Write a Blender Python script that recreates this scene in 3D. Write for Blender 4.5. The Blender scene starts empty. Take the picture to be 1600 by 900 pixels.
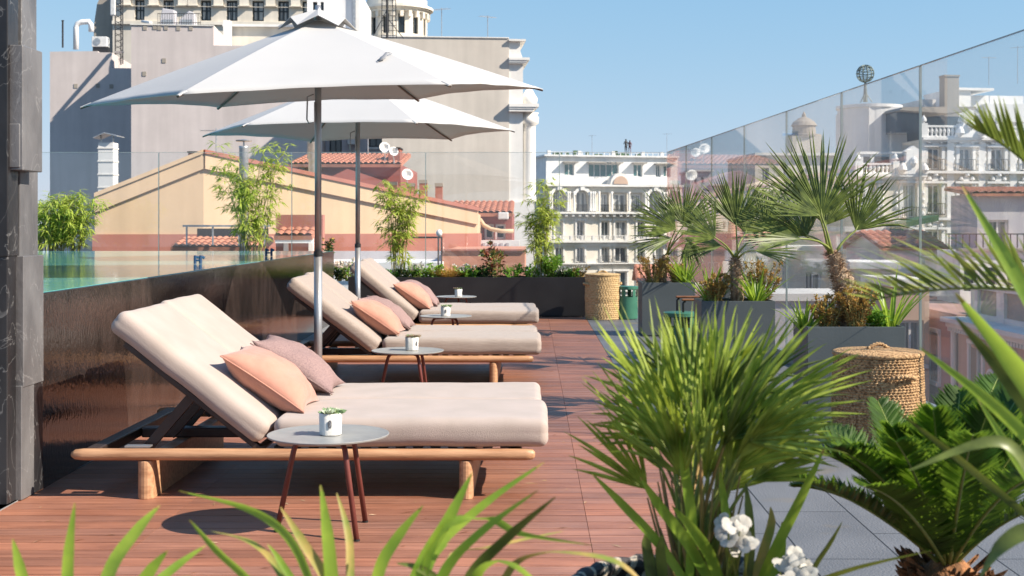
import bpy, bmesh, math, random
from mathutils import Vector, Matrix, noise

R = math.radians
rnd = random.Random(7)
C = bpy.context.scene.collection
scene = bpy.context.scene

# ---------------------------------------------------------------- camera, sky, sun, exposure
EYE, F = 1.4, 2000.0          # eye height in metres; focal length in photo pixels
cam_data = bpy.data.cameras.new('camera')
cam = bpy.data.objects.new('camera', cam_data)
C.objects.link(cam)
cam.location = (0, 0, EYE)
cam.rotation_euler = (R(90), 0, 0)
cam_data.sensor_width = 36
cam_data.lens = 45
cam_data.shift_x = -30/1600
cam_data.shift_y = -95/1600
cam_data.clip_start = 0.05
cam_data.clip_end = 6000
cam_data.dof.use_dof = True
cam_data.dof.focus_distance = 8.0
cam_data.dof.aperture_fstop = 6.3
scene.camera = cam

SUN_EL, SUN_AZ = R(38), R(20)          # azimuth from +X towards the camera (-Y)
sun_vec = Vector((math.cos(SUN_EL)*math.cos(SUN_AZ), -math.cos(SUN_EL)*math.sin(SUN_AZ), math.sin(SUN_EL)))
world = bpy.data.worlds.new('World')
scene.world = world
world.use_nodes = True
nt = world.node_tree
bg = nt.nodes['Background']
sky = nt.nodes.new('ShaderNodeTexSky')
sky.sky_type = 'NISHITA'
sky.sun_disc = False
sky.sun_elevation = SUN_EL
sky.sun_rotation = math.atan2(sun_vec.x, sun_vec.y)
sky.altitude = 600
sky.air_density = 1.0
sky.dust_density = 0.1
sky.ozone_density = 2.5
EXPO = 0.95
def vmath(op, a, b_):
    q = nt.nodes.new('ShaderNodeVectorMath'); q.operation = op
    for i, s_ in enumerate((a, b_)):
        if isinstance(s_, tuple): q.inputs[i].default_value = s_
        else: nt.links.new(s_, q.inputs[i])
    return q.outputs[0]
c_ = vmath('MULTIPLY', sky.outputs[0], (.205, .205, .205))              # soft shoulder so that the low sky stays blue, as exposed in the photo
dn = vmath('ADD', vmath('DIVIDE', c_, (1.124, .472, .2)), (1, 1, 1))
c_ = vmath('DIVIDE', vmath('MULTIPLY', c_, (1.0, 1.98, 4.85)), dn)
gk = 1/(.15*2**EXPO)
nt.links.new(vmath('MULTIPLY', c_, (gk, gk, gk)), bg.inputs[0])
bg.inputs[1].default_value = 0.15
sd = bpy.data.lights.new('sun', 'SUN')
sd.energy = 4.9
sd.angle = R(0.53)
sd.color = (1.0, 0.90, 0.77)
so = bpy.data.objects.new('sun', sd)
C.objects.link(so)
so.rotation_euler = sun_vec.to_track_quat('Z', 'Y').to_euler()
so.location = (20, -5, 30)
scene.view_settings.view_transform = 'Standard'
scene.view_settings.look = 'None'
scene.view_settings.gamma = 1
scene.view_settings.use_curve_mapping = False
scene.view_settings.exposure = EXPO
scene.cycles.max_bounces = 8
scene.cycles.transparent_max_bounces = 24
scene.cycles.caustics_reflective = False
scene.cycles.caustics_refractive = False

# ---------------------------------------------------------------- helpers
def P(px, py, d):
    """a point seen at photo pixel (px, py), d metres away"""
    return Vector(((px-830)*d/F, d, EYE-(py-355)*d/F))
def PX(px, d): return (px-830)*d/F
def PZ(py, d): return EYE-(py-355)*d/F

def tag(o, label=None, cat=None, group=None, kind=None):
    if label: o['label'] = label
    if cat: o['category'] = cat
    if group: o['group'] = group
    if kind: o['kind'] = kind
    return o
def thing(name, label, cat, loc=(0, 0, 0), rz=0, group=None):
    o = bpy.data.objects.new(name, None)
    C.objects.link(o)
    o.location = loc
    o.rotation_euler = (0, 0, rz)
    o.empty_display_size = .1
    return tag(o, label, cat, group)
def copy_tree(o, parent=None):
    c = o.copy(); C.objects.link(c); c.parent = parent
    for ch in list(o.children): copy_tree(ch, c)
    return c

class MB:
    def __init__(s, M=None): s.v = []; s.f = []; s.M = M
    def add(s, vs, fs):
        b = len(s.v)
        if s.M is not None: vs = [s.M @ Vector(p) for p in vs]
        s.v += [tuple(p) for p in vs]
        s.f += [tuple(i+b for i in f) for f in fs]
        return s
    def box(s, x0, x1, y0, y1, z0, z1):
        return s.add([(x0,y0,z0),(x1,y0,z0),(x1,y1,z0),(x0,y1,z0),(x0,y0,z1),(x1,y0,z1),(x1,y1,z1),(x0,y1,z1)],
                     [(3,2,1,0),(4,5,6,7),(0,1,5,4),(1,2,6,5),(2,3,7,6),(3,0,4,7)])
    def prism(s, poly, y0, y1):
        """poly of (x,z), extruded along y"""
        n = len(poly)
        vs = [(x, y0, z) for x, z in poly]+[(x, y1, z) for x, z in poly]
        fs = [tuple(range(n)), tuple(range(2*n-1, n-1, -1))]
        fs += [(i, i+n, (i+1) % n+n, (i+1) % n) for i in range(n)]
        return s.add(vs, fs)
    def prismz(s, poly, z0, z1):
        """poly of (x,y), extruded along z; z1 may be a list"""
        n = len(poly)
        zz = z1 if isinstance(z1, (list, tuple)) else [z1]*n
        vs = [(x, y, z0) for x, y in poly]+[(x, y, zz[i]) for i, (x, y) in enumerate(poly)]
        fs = [tuple(range(n-1, -1, -1)), tuple(range(n, 2*n))]
        fs += [(i, (i+1) % n, (i+1) % n+n, i+n) for i in range(n)]
        return s.add(vs, fs)
    def tube(s, pts, r, n=8, cap=True, sq=None):
        pts = [Vector(p) for p in pts]
        rs = r if isinstance(r, (list, tuple)) else [r]*len(pts)
        vs = []; fs = []
        up = None
        for i, p in enumerate(pts):
            a = pts[max(i-1, 0)]; b = pts[min(i+1, len(pts)-1)]
            t = (b-a).normalized()
            if up is None:
                up = Vector((0, 0, 1)) if abs(t.z) < .9 else Vector((1, 0, 0))
            u = t.cross(up).normalized(); w = u.cross(t).normalized(); up = w
            for k in range(n):
                an = 2*math.pi*k/n
                vs.append(p+(u*math.cos(an)+w*math.sin(an)*(sq or 1))*rs[i])
        for i in range(len(pts)-1):
            for k in range(n):
                fs.append((i*n+k, i*n+(k+1) % n, (i+1)*n+(k+1) % n, (i+1)*n+k))
        if cap:
            fs.append(tuple(range(n-1, -1, -1)))
            fs.append(tuple(range((len(pts)-1)*n, len(pts)*n)))
        return s.add(vs, fs)
    def lathe(s, prof, n=32, c=(0, 0), rip=None, cap=True):
        vs = []; fs = []
        for j, (r, z) in enumerate(prof):
            for k in range(n):
                a = 2*math.pi*k/n
                rr = r+(rip(j, a) if rip else 0)
                vs.append((c[0]+rr*math.cos(a), c[1]+rr*math.sin(a), z))
        for j in range(len(prof)-1):
            for k in range(n):
                fs.append((j*n+k, j*n+(k+1) % n, (j+1)*n+(k+1) % n, (j+1)*n+k))
        if cap:
            fs.append(tuple(range(n-1, -1, -1)))
            fs.append(tuple(range((len(prof)-1)*n, len(prof)*n)))
        return s.add(vs, fs)
    def build(s, name, m, parent=None, smooth=False, bevel=0, seg=2, loc=None):
        me = bpy.data.meshes.new(name)
        me.from_pydata(s.v, [], s.f)
        me.validate()
        if smooth: me.polygons.foreach_set('use_smooth', [True]*len(me.polygons))
        me.update()
        me.materials.append(m)
        o = bpy.data.objects.new(name, me)
        C.objects.link(o)
        if parent: o.parent = parent
        if loc: o.location = loc
        if bevel:
            md = o.modifiers.new('bevel', 'BEVEL'); md.width = bevel; md.segments = seg
            md.limit_method = 'ANGLE'; md.angle_limit = R(40)
        return o

def smooth_by_angle(o, deg=40):
    me = o.data
    me.polygons.foreach_set('use_smooth', [True]*len(me.polygons))
    me.set_sharp_from_angle(angle=R(deg))

# ---------------------------------------------------------------- materials
MATS = {}
def mat(name, c1, c2=None, scale=3.0, rough=.6, bump=0.0, bscale=60.0, metal=0, spec=.5, stretch=(1, 1, 1), detail=6, coord='Object',
        trans=0.0, lo=.35, hi=.65, rvar=0.0, ior=1.45, coat=0, sheen=0, tc=None):
    if name in MATS: return MATS[name]
    m = bpy.data.materials.new(name); m.use_nodes = True
    n = m.node_tree.nodes; l = m.node_tree.links
    b = n['Principled BSDF']
    b.inputs['Roughness'].default_value = rough
    b.inputs['Metallic'].default_value = metal
    b.inputs['Specular IOR Level'].default_value = spec
    b.inputs['IOR'].default_value = ior
    b.inputs['Coat Weight'].default_value = coat
    b.inputs['Sheen Weight'].default_value = sheen
    tcn = n.new('ShaderNodeTexCoord')
    mp = n.new('ShaderNodeMapping'); mp.inputs['Scale'].default_value = stretch
    l.new(tcn.outputs[coord], mp.inputs[0])
    c2 = c2 or tuple(x*.85 for x in c1)
    nz = n.new('ShaderNodeTexNoise'); nz.inputs['Scale'].default_value = scale; nz.inputs['Detail'].default_value = detail
    l.new(mp.outputs[0], nz.inputs['Vector'])
    rp = n.new('ShaderNodeValToRGB')
    rp.color_ramp.elements[0].position = lo; rp.color_ramp.elements[0].color = (*c2, 1)
    rp.color_ramp.elements[1].position = hi; rp.color_ramp.elements[1].color = (*c1, 1)
    l.new(nz.outputs[0], rp.inputs[0])
    l.new(rp.outputs[0], b.inputs['Base Color'])
    if rvar:
        mr = n.new('ShaderNodeMapRange')
        mr.inputs['To Min'].default_value = max(0, rough-rvar); mr.inputs['To Max'].default_value = rough+rvar
        l.new(nz.outputs[0], mr.inputs[0]); l.new(mr.outputs[0], b.inputs['Roughness'])
    if bump:
        nb = n.new('ShaderNodeTexNoise'); nb.inputs['Scale'].default_value = bscale; nb.inputs['Detail'].default_value = 3
        l.new(mp.outputs[0], nb.inputs['Vector'])
        bp = n.new('ShaderNodeBump'); bp.inputs['Strength'].default_value = bump; bp.inputs['Distance'].default_value = .02
        l.new(nb.outputs[0], bp.inputs['Height']); l.new(bp.outputs[0], b.inputs['Normal'])
    if trans:
        t = n.new('ShaderNodeBsdfTranslucent')
        if tc: t.inputs[0].default_value = (*tc, 1)
        else: l.new(rp.outputs[0], t.inputs[0])
        mx = n.new('ShaderNodeMixShader'); mx.inputs[0].default_value = trans
        l.new(b.outputs[0], mx.inputs[1]); l.new(t.outputs[0], mx.inputs[2])
        l.new(mx.outputs[0], n['Material Output'].inputs[0])
    MATS[name] = m
    return m
def nodes_of(m): return m.node_tree.nodes, m.node_tree.links, m.node_tree.nodes['Principled BSDF']

M_oak = mat('oak', (.54, .31, .17), (.36, .185, .095), 6, .45, .15, 40, stretch=(.6, 8, 8))
M_darkwood = mat('dark_frame', (.05, .032, .026), (.03, .02, .017), 8, .4, .1, 60)
M_linen = mat('cushion_fabric', (.425, .345, .30), (.38, .31, .265), 5, .9, .22, 260, sheen=.2, detail=3)
M_linen_far = mat('cushion_fabric_ribbed', (.40, .33, .285), (.32, .26, .22), 60, .9, .35, 300, stretch=(.15, 4, 4), sheen=.2)
M_coral = mat('coral_fabric', (.52, .25, .18), (.46, .215, .15), 12, .8, .3, 350, sheen=.3)
M_mauve = mat('mauve_fabric', (.36, .24, .22), (.23, .15, .145), 140, .9, .5, 260, detail=2)
M_zip = mat('zip_metal', (.35, .3, .2), None, 5, .35, metal=.8)
M_rust = mat('maroon_enamel', (.16, .045, .035), (.12, .032, .026), 8, .4)
M_tabletop = mat('grey_tabletop', (.3, .3, .285), (.26, .26, .25), 14, .38, .08, 200)
M_pot = mat('white_glaze', (.72, .7, .66), (.62, .6, .56), 30, .45, .08, 90)
M_logo = mat('logo_grey', (.12, .12, .13), None, 5, .6)
M_succ = mat('succulent_green', (.3, .38, .16), (.16, .28, .14), 50, .5, trans=.15)
M_succ2 = mat('succulent_rose', (.42, .24, .2), (.26, .26, .14), 50, .5, trans=.15)
M_soil = mat('potting_soil', (.06, .04, .028), (.02, .014, .01), 30, .95, .8, 50)
M_canvas = mat('umbrella_canvas', (.53, .525, .52), (.51, .505, .50), 2, .85, .15, 220, trans=.2, tc=(.75, .70, .63))
M_pole = mat('brushed_aluminium', (.42, .42, .43), (.36, .36, .37), 10, .38, .05, 90, metal=.7)
M_rib = mat('bronze_rib', (.13, .085, .06), None, 10, .4, metal=.3)
M_planter = mat('anthracite_metal', (.10, .115, .12), (.085, .10, .105), 2.5, .5, .06, 60, rvar=.08)
M_blackpl = mat('black_metal', (.022, .021, .022), (.016, .015, .016), 2.5, .42, .05, 60, rvar=.08)
M_strawdk = mat('seagrass', (.60, .38, .19), (.22, .11, .045), 55, .8, .8, 120, lo=.34, hi=.6)
M_strawlt = mat('straw', (.72, .5, .25), (.45, .27, .11), 22, .75, .6, 100, stretch=(1, 1, 3), lo=.3, hi=.6)
M_green_enamel = mat('green_enamel', (.06, .2, .13), (.05, .17, .11), 8, .4)
M_chairwood = mat('chair_wood', (.3, .13, .06), (.2, .08, .035), 10, .5)

# glass: clear sheet with real Fresnel reflection
def glass_mat(name, tint, rough=0.0, veil=.03):
    m = bpy.data.materials.new(name); m.use_nodes = True
    n = m.node_tree.nodes; l = m.node_tree.links
    n.remove(n['Principled BSDF'])
    t = n.new('ShaderNodeBsdfTransparent'); t.inputs[0].default_value = (*tint, 1)
    g = n.new('ShaderNodeBsdfGlossy'); g.inputs['Roughness'].default_value = rough
    # Schlick reflectance, the same from both sides of the sheet
    ge = n.new('ShaderNodeNewGeometry'); dt = n.new('ShaderNodeVectorMath'); dt.operation = 'DOT_PRODUCT'
    l.new(ge.outputs['Normal'], dt.inputs[0]); l.new(ge.outputs['Incoming'], dt.inputs[1])
    def mt(op, a, b_=None):
        q = n.new('ShaderNodeMath'); q.operation = op
        for i, s_ in enumerate((a, b_)):
            if s_ is None: continue
            if isinstance(s_, (int, float)): q.inputs[i].default_value = s_
            else: l.new(s_, q.inputs[i])
        return q.outputs[0]
    fr = mt('MULTIPLY_ADD', mt('POWER', mt('SUBTRACT', 1, mt('ABSOLUTE', dt.outputs['Value'])), 5), .9)
    fr.node.inputs[2].default_value = .05
    mx = n.new('ShaderNodeMixShader')
    l.new(fr, mx.inputs[0]); l.new(t.outputs[0], mx.inputs[1]); l.new(g.outputs[0], mx.inputs[2])
    df = n.new('ShaderNodeBsdfDiffuse'); df.inputs[0].default_value = (.8, .8, .8, 1)      # white diffuse painted in for a pale veil of reflected light
    m2 = n.new('ShaderNodeMixShader'); m2.inputs[0].default_value = veil
    l.new(mx.outputs[0], m2.inputs[1]); l.new(df.outputs[0], m2.inputs[2])
    l.new(m2.outputs[0], n['Material Output'].inputs[0])
    return m
M_glass = glass_mat('clear_glass', (.98, .985, .985), .004, .07)
M_glass_rear = glass_mat('rear_glass', (.98, .985, .985), .004, .022)
M_edge = mat('glass_edge', (.3, .36, .36), None, 5, .25)

# foliage
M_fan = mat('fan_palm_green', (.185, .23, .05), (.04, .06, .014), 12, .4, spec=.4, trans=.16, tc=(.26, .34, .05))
M_fanlit = mat('young_palm_lit_green', (.42, .50, .08), (.06, .11, .014), 17, .4, spec=.4, trans=.3, tc=(.5, .6, .06))  # bright and dark tones paint sunlit highlights and shade into the blade colour
M_sago = mat('sago_green', (.085, .16, .02), (.02, .045, .009), 11, .45, spec=.3, trans=.3, tc=(.34, .55, .05))
M_date = mat('date_palm_green', (.36, .38, .07), (.12, .17, .03), 12, .42, trans=.25, tc=(.32, .4, .08))
M_strap = mat('strap_leaf_green', (.32, .43, .05), (.13, .24, .025), 14, .38, trans=.4, tc=(.55, .75, .09))
M_strapdry = mat('strap_leaf_yellowing', (.5, .34, .1), (.22, .28, .05), 22, .5, trans=.3)
M_bamboo = mat('bamboo_leaf', (.46, .52, .10), (.2, .28, .045), 20, .5, trans=.4, tc=(.65, .72, .14))
M_culm = mat('bamboo_culm', (.4, .34, .12), (.22, .22, .07), 8, .5)
M_bright = mat('bright_leaf', (.22, .42, .05), (.1, .24, .03), 20, .5, trans=.35, tc=(.35, .6, .06))
M_bronze = mat('bronze_grass', (.42, .24, .07), (.2, .13, .04), 26, .65, trans=.25)
M_orange = mat('orange_grass', (.6, .32, .08), (.4, .3, .06), 26, .65, trans=.25)
M_darkleaf = mat('dark_leaf', (.08, .15, .035), (.035, .07, .02), 20, .4, trans=.2)
M_redleaf = mat('red_tip_leaf', (.38, .1, .06), (.16, .22, .05), 9, .45, trans=.2, lo=.45, hi=.6)
M_white_fl = mat('white_petal', (.62, .6, .55), (.5, .47, .42), 60, .7, trans=.3)
M_pink_fl = mat('pale_pink_petal', (.78, .6, .52), (.7, .68, .6), 30, .6, trans=.3)
M_bark = mat('fibrous_bark', (.52, .38, .25), (.22, .13, .075), 30, .9, 1.0, 60, stretch=(1, 1, .35))
M_sagobark = mat('sago_bark', (.34, .15, .06), (.08, .04, .018), 26, .9, 1.0, 50)
M_petiole = mat('petiole_green', (.3, .32, .08), (.18, .24, .05), 12, .45)
M_petbrown = mat('petiole_tan', (.42, .26, .11), (.22, .2, .06), 12, .5)
M_awning_leaf = mat('hedge_leaf', (.06, .13, .03), (.03, .07, .02), 3, .6, trans=.15)

# ================================================================ the setting
def struct(name, mb, m, label=None, **k):
    o = mb.build(name, m, **k)
    return tag(o, label or name.replace('_', ' '), None, None, 'structure')
M_asphalt = mat('asphalt', (.07, .068, .065), (.05, .048, .046), 1.5, .85, .3, 40)
struct('ground', MB().box(-2500, 2500, -300, 5000, -20.5, -20), M_asphalt, 'city ground far below the terrace')
M_concrete = mat('concrete', (.32, .31, .3), (.26, .25, .245), 2, .8, .2, 30)
def gx(d): return 3.544-.065*d          # the glass parapet's line
struct('terrace_slab', MB().prismz([(-14, -3), (gx(-3)+.16, -3), (gx(20.7)+.16, 20.95), (-14, 20.95)], -20, -.03), M_concrete, 'concrete block of the building that carries the terrace')

# paving: large grey stone tiles
M_pave = mat('paving_stone', (.15, .153, .162), (.115, .118, .125), 1.8, .55, .35, 90, rvar=.1)
n, l, b = nodes_of(M_pave)
br = n.new('ShaderNodeTexBrick'); br.offset = .5
br.inputs['Color1'].default_value = (.95, .95, .95, 1); br.inputs['Color2'].default_value = (1.08, 1.08, 1.08, 1)
br.inputs['Mortar'].default_value = (.12, .12, .12, 1); br.inputs['Scale'].default_value = 1
br.inputs['Mortar Size'].default_value = .004; br.inputs['Mortar Smooth'].default_value = .1
br.inputs['Brick Width'].default_value = .9; br.inputs['Row Height'].default_value = .4
mp = n.new('ShaderNodeMapping'); mp.inputs['Rotation'].default_value = (0, 0, R(90)); mp.inputs['Location'].default_value = (0, .84, 0)
tcn = n.new('ShaderNodeTexCoord'); l.new(tcn.outputs['Object'], mp.inputs[0]); l.new(mp.outputs[0], br.inputs[0])
mu = n.new('ShaderNodeMix'); mu.data_type = 'RGBA'; mu.blend_type = 'MULTIPLY'; mu.inputs[0].default_value = 1
src = b.inputs['Base Color'].links[0].from_socket
# ochre stains
ns = n.new('ShaderNodeTexNoise'); ns.inputs['Scale'].default_value = 1.7; ns.inputs['Detail'].default_value = 8
l.new(tcn.outputs['Object'], ns.inputs['Vector'])
rs = n.new('ShaderNodeValToRGB'); rs.color_ramp.elements[0].position = .6; rs.color_ramp.elements[0].color = (0, 0, 0, 1)
rs.color_ramp.elements[1].position = .75; rs.color_ramp.elements[1].color = (1, 1, 1, 1)
l.new(ns.outputs[0], rs.inputs[0])
ms = n.new('ShaderNodeMix'); ms.data_type = 'RGBA'; ms.inputs[7].default_value = (.2, .16, .1, 1)
l.new(rs.outputs[0], ms.inputs[0]); l.new(src, ms.inputs[6])
l.new(ms.outputs[2], mu.inputs[6]); l.new(br.outputs[0], mu.inputs[7]); l.new(mu.outputs[2], b.inputs['Base Color'])
struct('paving', MB().prismz([(.845, -3), (gx(-3)-.06, -3), (gx(20.7)-.06, 20.68), (.845, 20.68)], -.028, 0), M_pave, 'grey stone tile paving to the right of the wooden deck')
struct('kerb', MB().prismz([(gx(-3)-.055, -3), (gx(-3)+.15, -3), (gx(20.6)+.15, 20.9), (gx(20.6)-.055, 20.9)], -.028, .035), mat('pale_stone', (.5, .49, .47), (.42, .41, .39), 3, .7, .2, 40), 'pale stone kerb under the glass parapet')

# deck: separate boards with open joints
M_deck = mat('deck_wood', (.365, .155, .093), (.245, .098, .058), 5.0, .46, .3, 30, stretch=(.5, 7, 1), rvar=.12)
n, l, b = nodes_of(M_deck)
tcn = n.new('ShaderNodeTexCoord'); sp = n.new('ShaderNodeSeparateXYZ'); l.new(tcn.outputs['Object'], sp.inputs[0])
def math_n(op, a, bb=None):
    q = n.new('ShaderNodeMath'); q.operation = op
    if isinstance(a, (int, float)): q.inputs[0].default_value = a
    else: l.new(a, q.inputs[0])
    if bb is not None:
        if isinstance(bb, (int, float)): q.inputs[1].default_value = bb
        else: l.new(bb, q.inputs[1])
    return q.outputs[0]
PITCH = .132
row = math_n('FLOOR', math_n('DIVIDE', sp.outputs[1], PITCH))
colm = math_n('FLOOR', math_n('DIVIDE', math_n('ADD', sp.outputs[0], 19.735), 2.0))
cb = n.new('ShaderNodeCombineXYZ'); l.new(row, cb.inputs[0]); l.new(colm, cb.inputs[1])
wn = n.new('ShaderNodeTexWhiteNoise'); l.new(cb.outputs[0], wn.inputs[0])
hs = n.new('ShaderNodeHueSaturation')
mr = n.new('ShaderNodeMapRange'); mr.inputs['To Min'].default_value = .80; mr.inputs['To Max'].default_value = 1.15
l.new(wn.outputs[0], mr.inputs[0])
fd = n.new('ShaderNodeTexNoise'); fd.inputs['Scale'].default_value = 1.3; fd.inputs['Detail'].default_value = 10; fd.inputs['Roughness'].default_value = .65; l.new(tcn.outputs['Object'], fd.inputs['Vector'])
mf = n.new('ShaderNodeMapRange'); mf.inputs['From Min'].default_value = .35; mf.inputs['From Max'].default_value = .65; mf.inputs['To Min'].default_value = .84; mf.inputs['To Max'].default_value = 1.14
l.new(fd.outputs[0], mf.inputs[0]); l.new(math_n('MULTIPLY', mr.outputs[0], mf.outputs[0]), hs.inputs['Value'])
mr2 = n.new('ShaderNodeMapRange'); mr2.inputs['To Min'].default_value = .9; mr2.inputs['To Max'].default_value = 1.05
l.new(wn.outputs[1], mr2.inputs[0]); l.new(mr2.outputs[0], hs.inputs['Saturation'])
l.new(b.inputs['Base Color'].links[0].from_socket, hs.inputs['Color']); l.new(hs.outputs[0], b.inputs['Base Color'])
mb = MB()
y = -2.0
xs_j = [-2.62, -1.735, .265, .84]
i = round(y/PITCH)
while (i+1)*PITCH < 20.0:
    g = .0036
    for a, c in zip(xs_j[:-1], xs_j[1:]):
        mb.box(a+.0012, c-.0012, i*PITCH+g, (i+1)*PITCH-g, -.024, .002)
    i += 1
struct('deck', mb, M_deck, 'reddish brown hardwood deck boards')
struct('deck_joists', MB().box(-2.62, .84, -2.0, 20, -.03, -.0255), mat('joist_dark', (.02, .012, .009)), 'dark joists below the deck boards')

# pale stone strip between deck and pool wall
def wx(d): return -2.60-.024*(d-6.5)      # the pool wall's face
struct('pool_gutter', MB().prismz([(wx(-3)-.02, -3), (-2.622, -3), (-2.622, 20), (wx(20)-.02, 20)], -.02, .006), mat('gutter_stone', (.3, .3, .3), (.2, .2, .2), 8, .5), 'narrow stone gutter along the pool wall')

# ---------------------------------------------------------------- pool
WZ = 1.05
M_tank = mat('wet_dark_stone', (.04, .029, .026), (.014, .011, .010), 2.4, .07, .09, 22, stretch=(3, 2.6, 1.1), lo=.3, hi=.7, rvar=.05, spec=.65)
n, l, b = nodes_of(M_tank)
# tile joints
tcn = n.new('ShaderNodeTexCoord'); sp = n.new('ShaderNodeSeparateXYZ'); l.new(tcn.outputs['Object'], sp.inputs[0])
mpx = n.new('ShaderNodeCombineXYZ'); l.new(sp.outputs[1], mpx.inputs[0]); l.new(sp.outputs[2], mpx.inputs[1])
br = n.new('ShaderNodeTexBrick'); br.offset = 0
br.inputs['Color1'].default_value = (.8, .8, .8, 1); br.inputs['Color2'].default_value = (1.25, 1.2, 1.15, 1); br.inputs['Mortar'].default_value = (.35, .35, .35, 1)
br.inputs['Scale'].default_value = 1; br.inputs['Mortar Size'].default_value = .003; br.inputs['Brick Width'].default_value = .6; br.inputs['Row Height'].default_value = 1.3
l.new(mpx.outputs[0], br.inputs[0])
mu = n.new('ShaderNodeMix'); mu.data_type = 'RGBA'; mu.blend_type = 'MULTIPLY'; mu.inputs[0].default_value = 1
l.new(b.inputs['Base Color'].links[0].from_socket, mu.inputs[6]); l.new(br.outputs[0], mu.inputs[7]); l.new(mu.outputs[2], b.inputs['Base Color'])
pool = thing('pool', 'raised pool with wet dark stone wall and turquoise water up to its rim', 'pool', (-3, 6, 0))
def inpool(mb_, name, m, par=pool, **k):
    mb_.M = Matrix.Translation((3, -6, 0)); mb_.v = [tuple(Vector(v)+Vector((3, -6, 0))) for v in mb_.v]
    return mb_.build(name, m, par, **k)
YE = 17.1
inpool(MB().prismz([(wx(6.58), 6.58), (wx(YE), YE), (wx(YE)-.3, YE), (wx(6.58)-.3, 6.58)], 0, WZ), 'pool_wall', M_tank, bevel=.006)
inpool(MB().box(-14, wx(YE)-.301, YE+1.3, YE+1.6, 0, WZ), 'end_wall', M_tank)
inpool(MB().prismz([(wx(YE)-.302, YE), (wx(YE)-.002, YE+.001), (wx(YE)-.03, YE+1.6), (wx(YE)-.302, YE+1.6)], 0, WZ-.001), 'end_corner', M_tank)
M_water = mat('pool_water', (.17, .50, .54), (.10, .42, .40), .9, .02, 0, ior=1.24, spec=.5)
n, l, b = nodes_of(M_water)
tcn = n.new('ShaderNodeTexCoord')
nb = n.new('ShaderNodeTexNoise'); nb.inputs['Scale'].default_value = 9; nb.inputs['Detail'].default_value = 3
nb.noise_dimensions = '3D'
l.new(tcn.outputs['Object'], nb.inputs['Vector'])
bp = n.new('ShaderNodeBump'); bp.inputs['Strength'].default_value = .10; bp.inputs['Distance'].default_value = .025
l.new(nb.outputs[0], bp.inputs['Height']); l.new(bp.outputs[0], b.inputs['Normal'])
o = MB().prismz([(wx(6.86)-.006, 6.86), (wx(YE)-.006, YE+.02), (wx(YE)-.035, YE+1.58), (-14, YE+1.58), (-14, 6.86)], WZ+.0006, WZ+.003).build('water', M_water)
tag(o, 'turquoise pool water brimming over the dark wall', None, None, 'structure')
inpool(MB().prismz([(-13.9, 6.9), (wx(6.9)-.31, 6.9), (wx(YE)-.31, YE), (wx(YE)-.31, YE+1.29), (-13.9, YE+1.29)], 0, WZ-.3), 'pool_floor', mat('pool_mosaic', (.1, .38, .42), (.06, .3, .34), 30, .3))

# ---------------------------------------------------------------- stone pillar at the left
M_stone1 = mat('grey_marble', (.155, .15, .152), (.09, .087, .09), 4.5, .4, .15, 30, stretch=(1, 1, .5), rvar=.08)
M_stone2 = mat('black_marble', (.03, .028, .03), (.012, .011, .012), 4, .3, .1, 30, stretch=(1, 1, .5))
for M_ in (M_stone1, M_stone2):
    n, l, b = nodes_of(M_)
    tcn = n.new('ShaderNodeTexCoord'); nv = n.new('ShaderNodeTexNoise'); nv.inputs['Scale'].default_value = 3.2; nv.inputs['Detail'].default_value = 4; nv.inputs['Distortion'].default_value = 1.6
    mp = n.new('ShaderNodeMapping'); mp.inputs['Rotation'].default_value = (.3, .9, .5); mp.inputs['Scale'].default_value = (1.5, 1, .8)
    l.new(tcn.outputs['Object'], mp.inputs[0]); l.new(mp.outputs[0], nv.inputs['Vector'])
    r_ = n.new('ShaderNodeValToRGB'); e = r_.color_ramp.elements
    e[0].position = .49; e[0].color = (0, 0, 0, 1); e[1].position = .508; e[1].color = (0, 0, 0, 1)
    k = r_.color_ramp.elements.new(.499); k.color = (.22, .22, .22, 1)
    l.new(nv.outputs[0], r_.inputs[0])
    mx = n.new('ShaderNodeMix'); mx.data_type = 'RGBA'; mx.inputs[7].default_value = (.5, .49, .48, 1)
    l.new(r_.outputs[0], mx.inputs[0]); l.new(b.inputs['Base Color'].links[0].from_socket, mx.inputs[6]); l.new(mx.outputs[2], b.inputs['Base Color'])
pil = thing('stone_pillar', 'tall pillar of stepped dark marble blocks at the pool corner', 'pillar', (-3, 6.6, 0))
for (x0, x1, yt, yb, d, db, m_) in [(-330, 12, -90, 401, 6.42, 6.555, M_stone2), (-330, 34, -90, 73, 6.60, 6.80, M_stone1), (-330, 35.5, 70, 266, 6.45, 6.71, M_stone1),
                                (-330, 31.5, 261, 402, 6.62, 6.86, M_stone1), (5, 31, 193, 262, 6.445, 6.46, M_stone1),
                                (-330, 11.5, 398, 900, 6.43, 6.54, M_stone2), (-330, 37, 400, 606, 6.55, 6.82, M_stone1), (7, 34, 603, 900, 6.535, 6.70, M_stone1),
                                (-330, 36, 604, 900, 6.56, 6.83, M_stone2)]:
    a, c = PX(x0, d)+3, PX(x1, d)+3
    z0 = max(0.004, PZ(yb, d)); z1 = PZ(yt, d)
    MB().box(a, c, d-6.6, db-6.6, z0, z1).build('marble_block', m_, pil, bevel=.004, seg=1)

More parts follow.
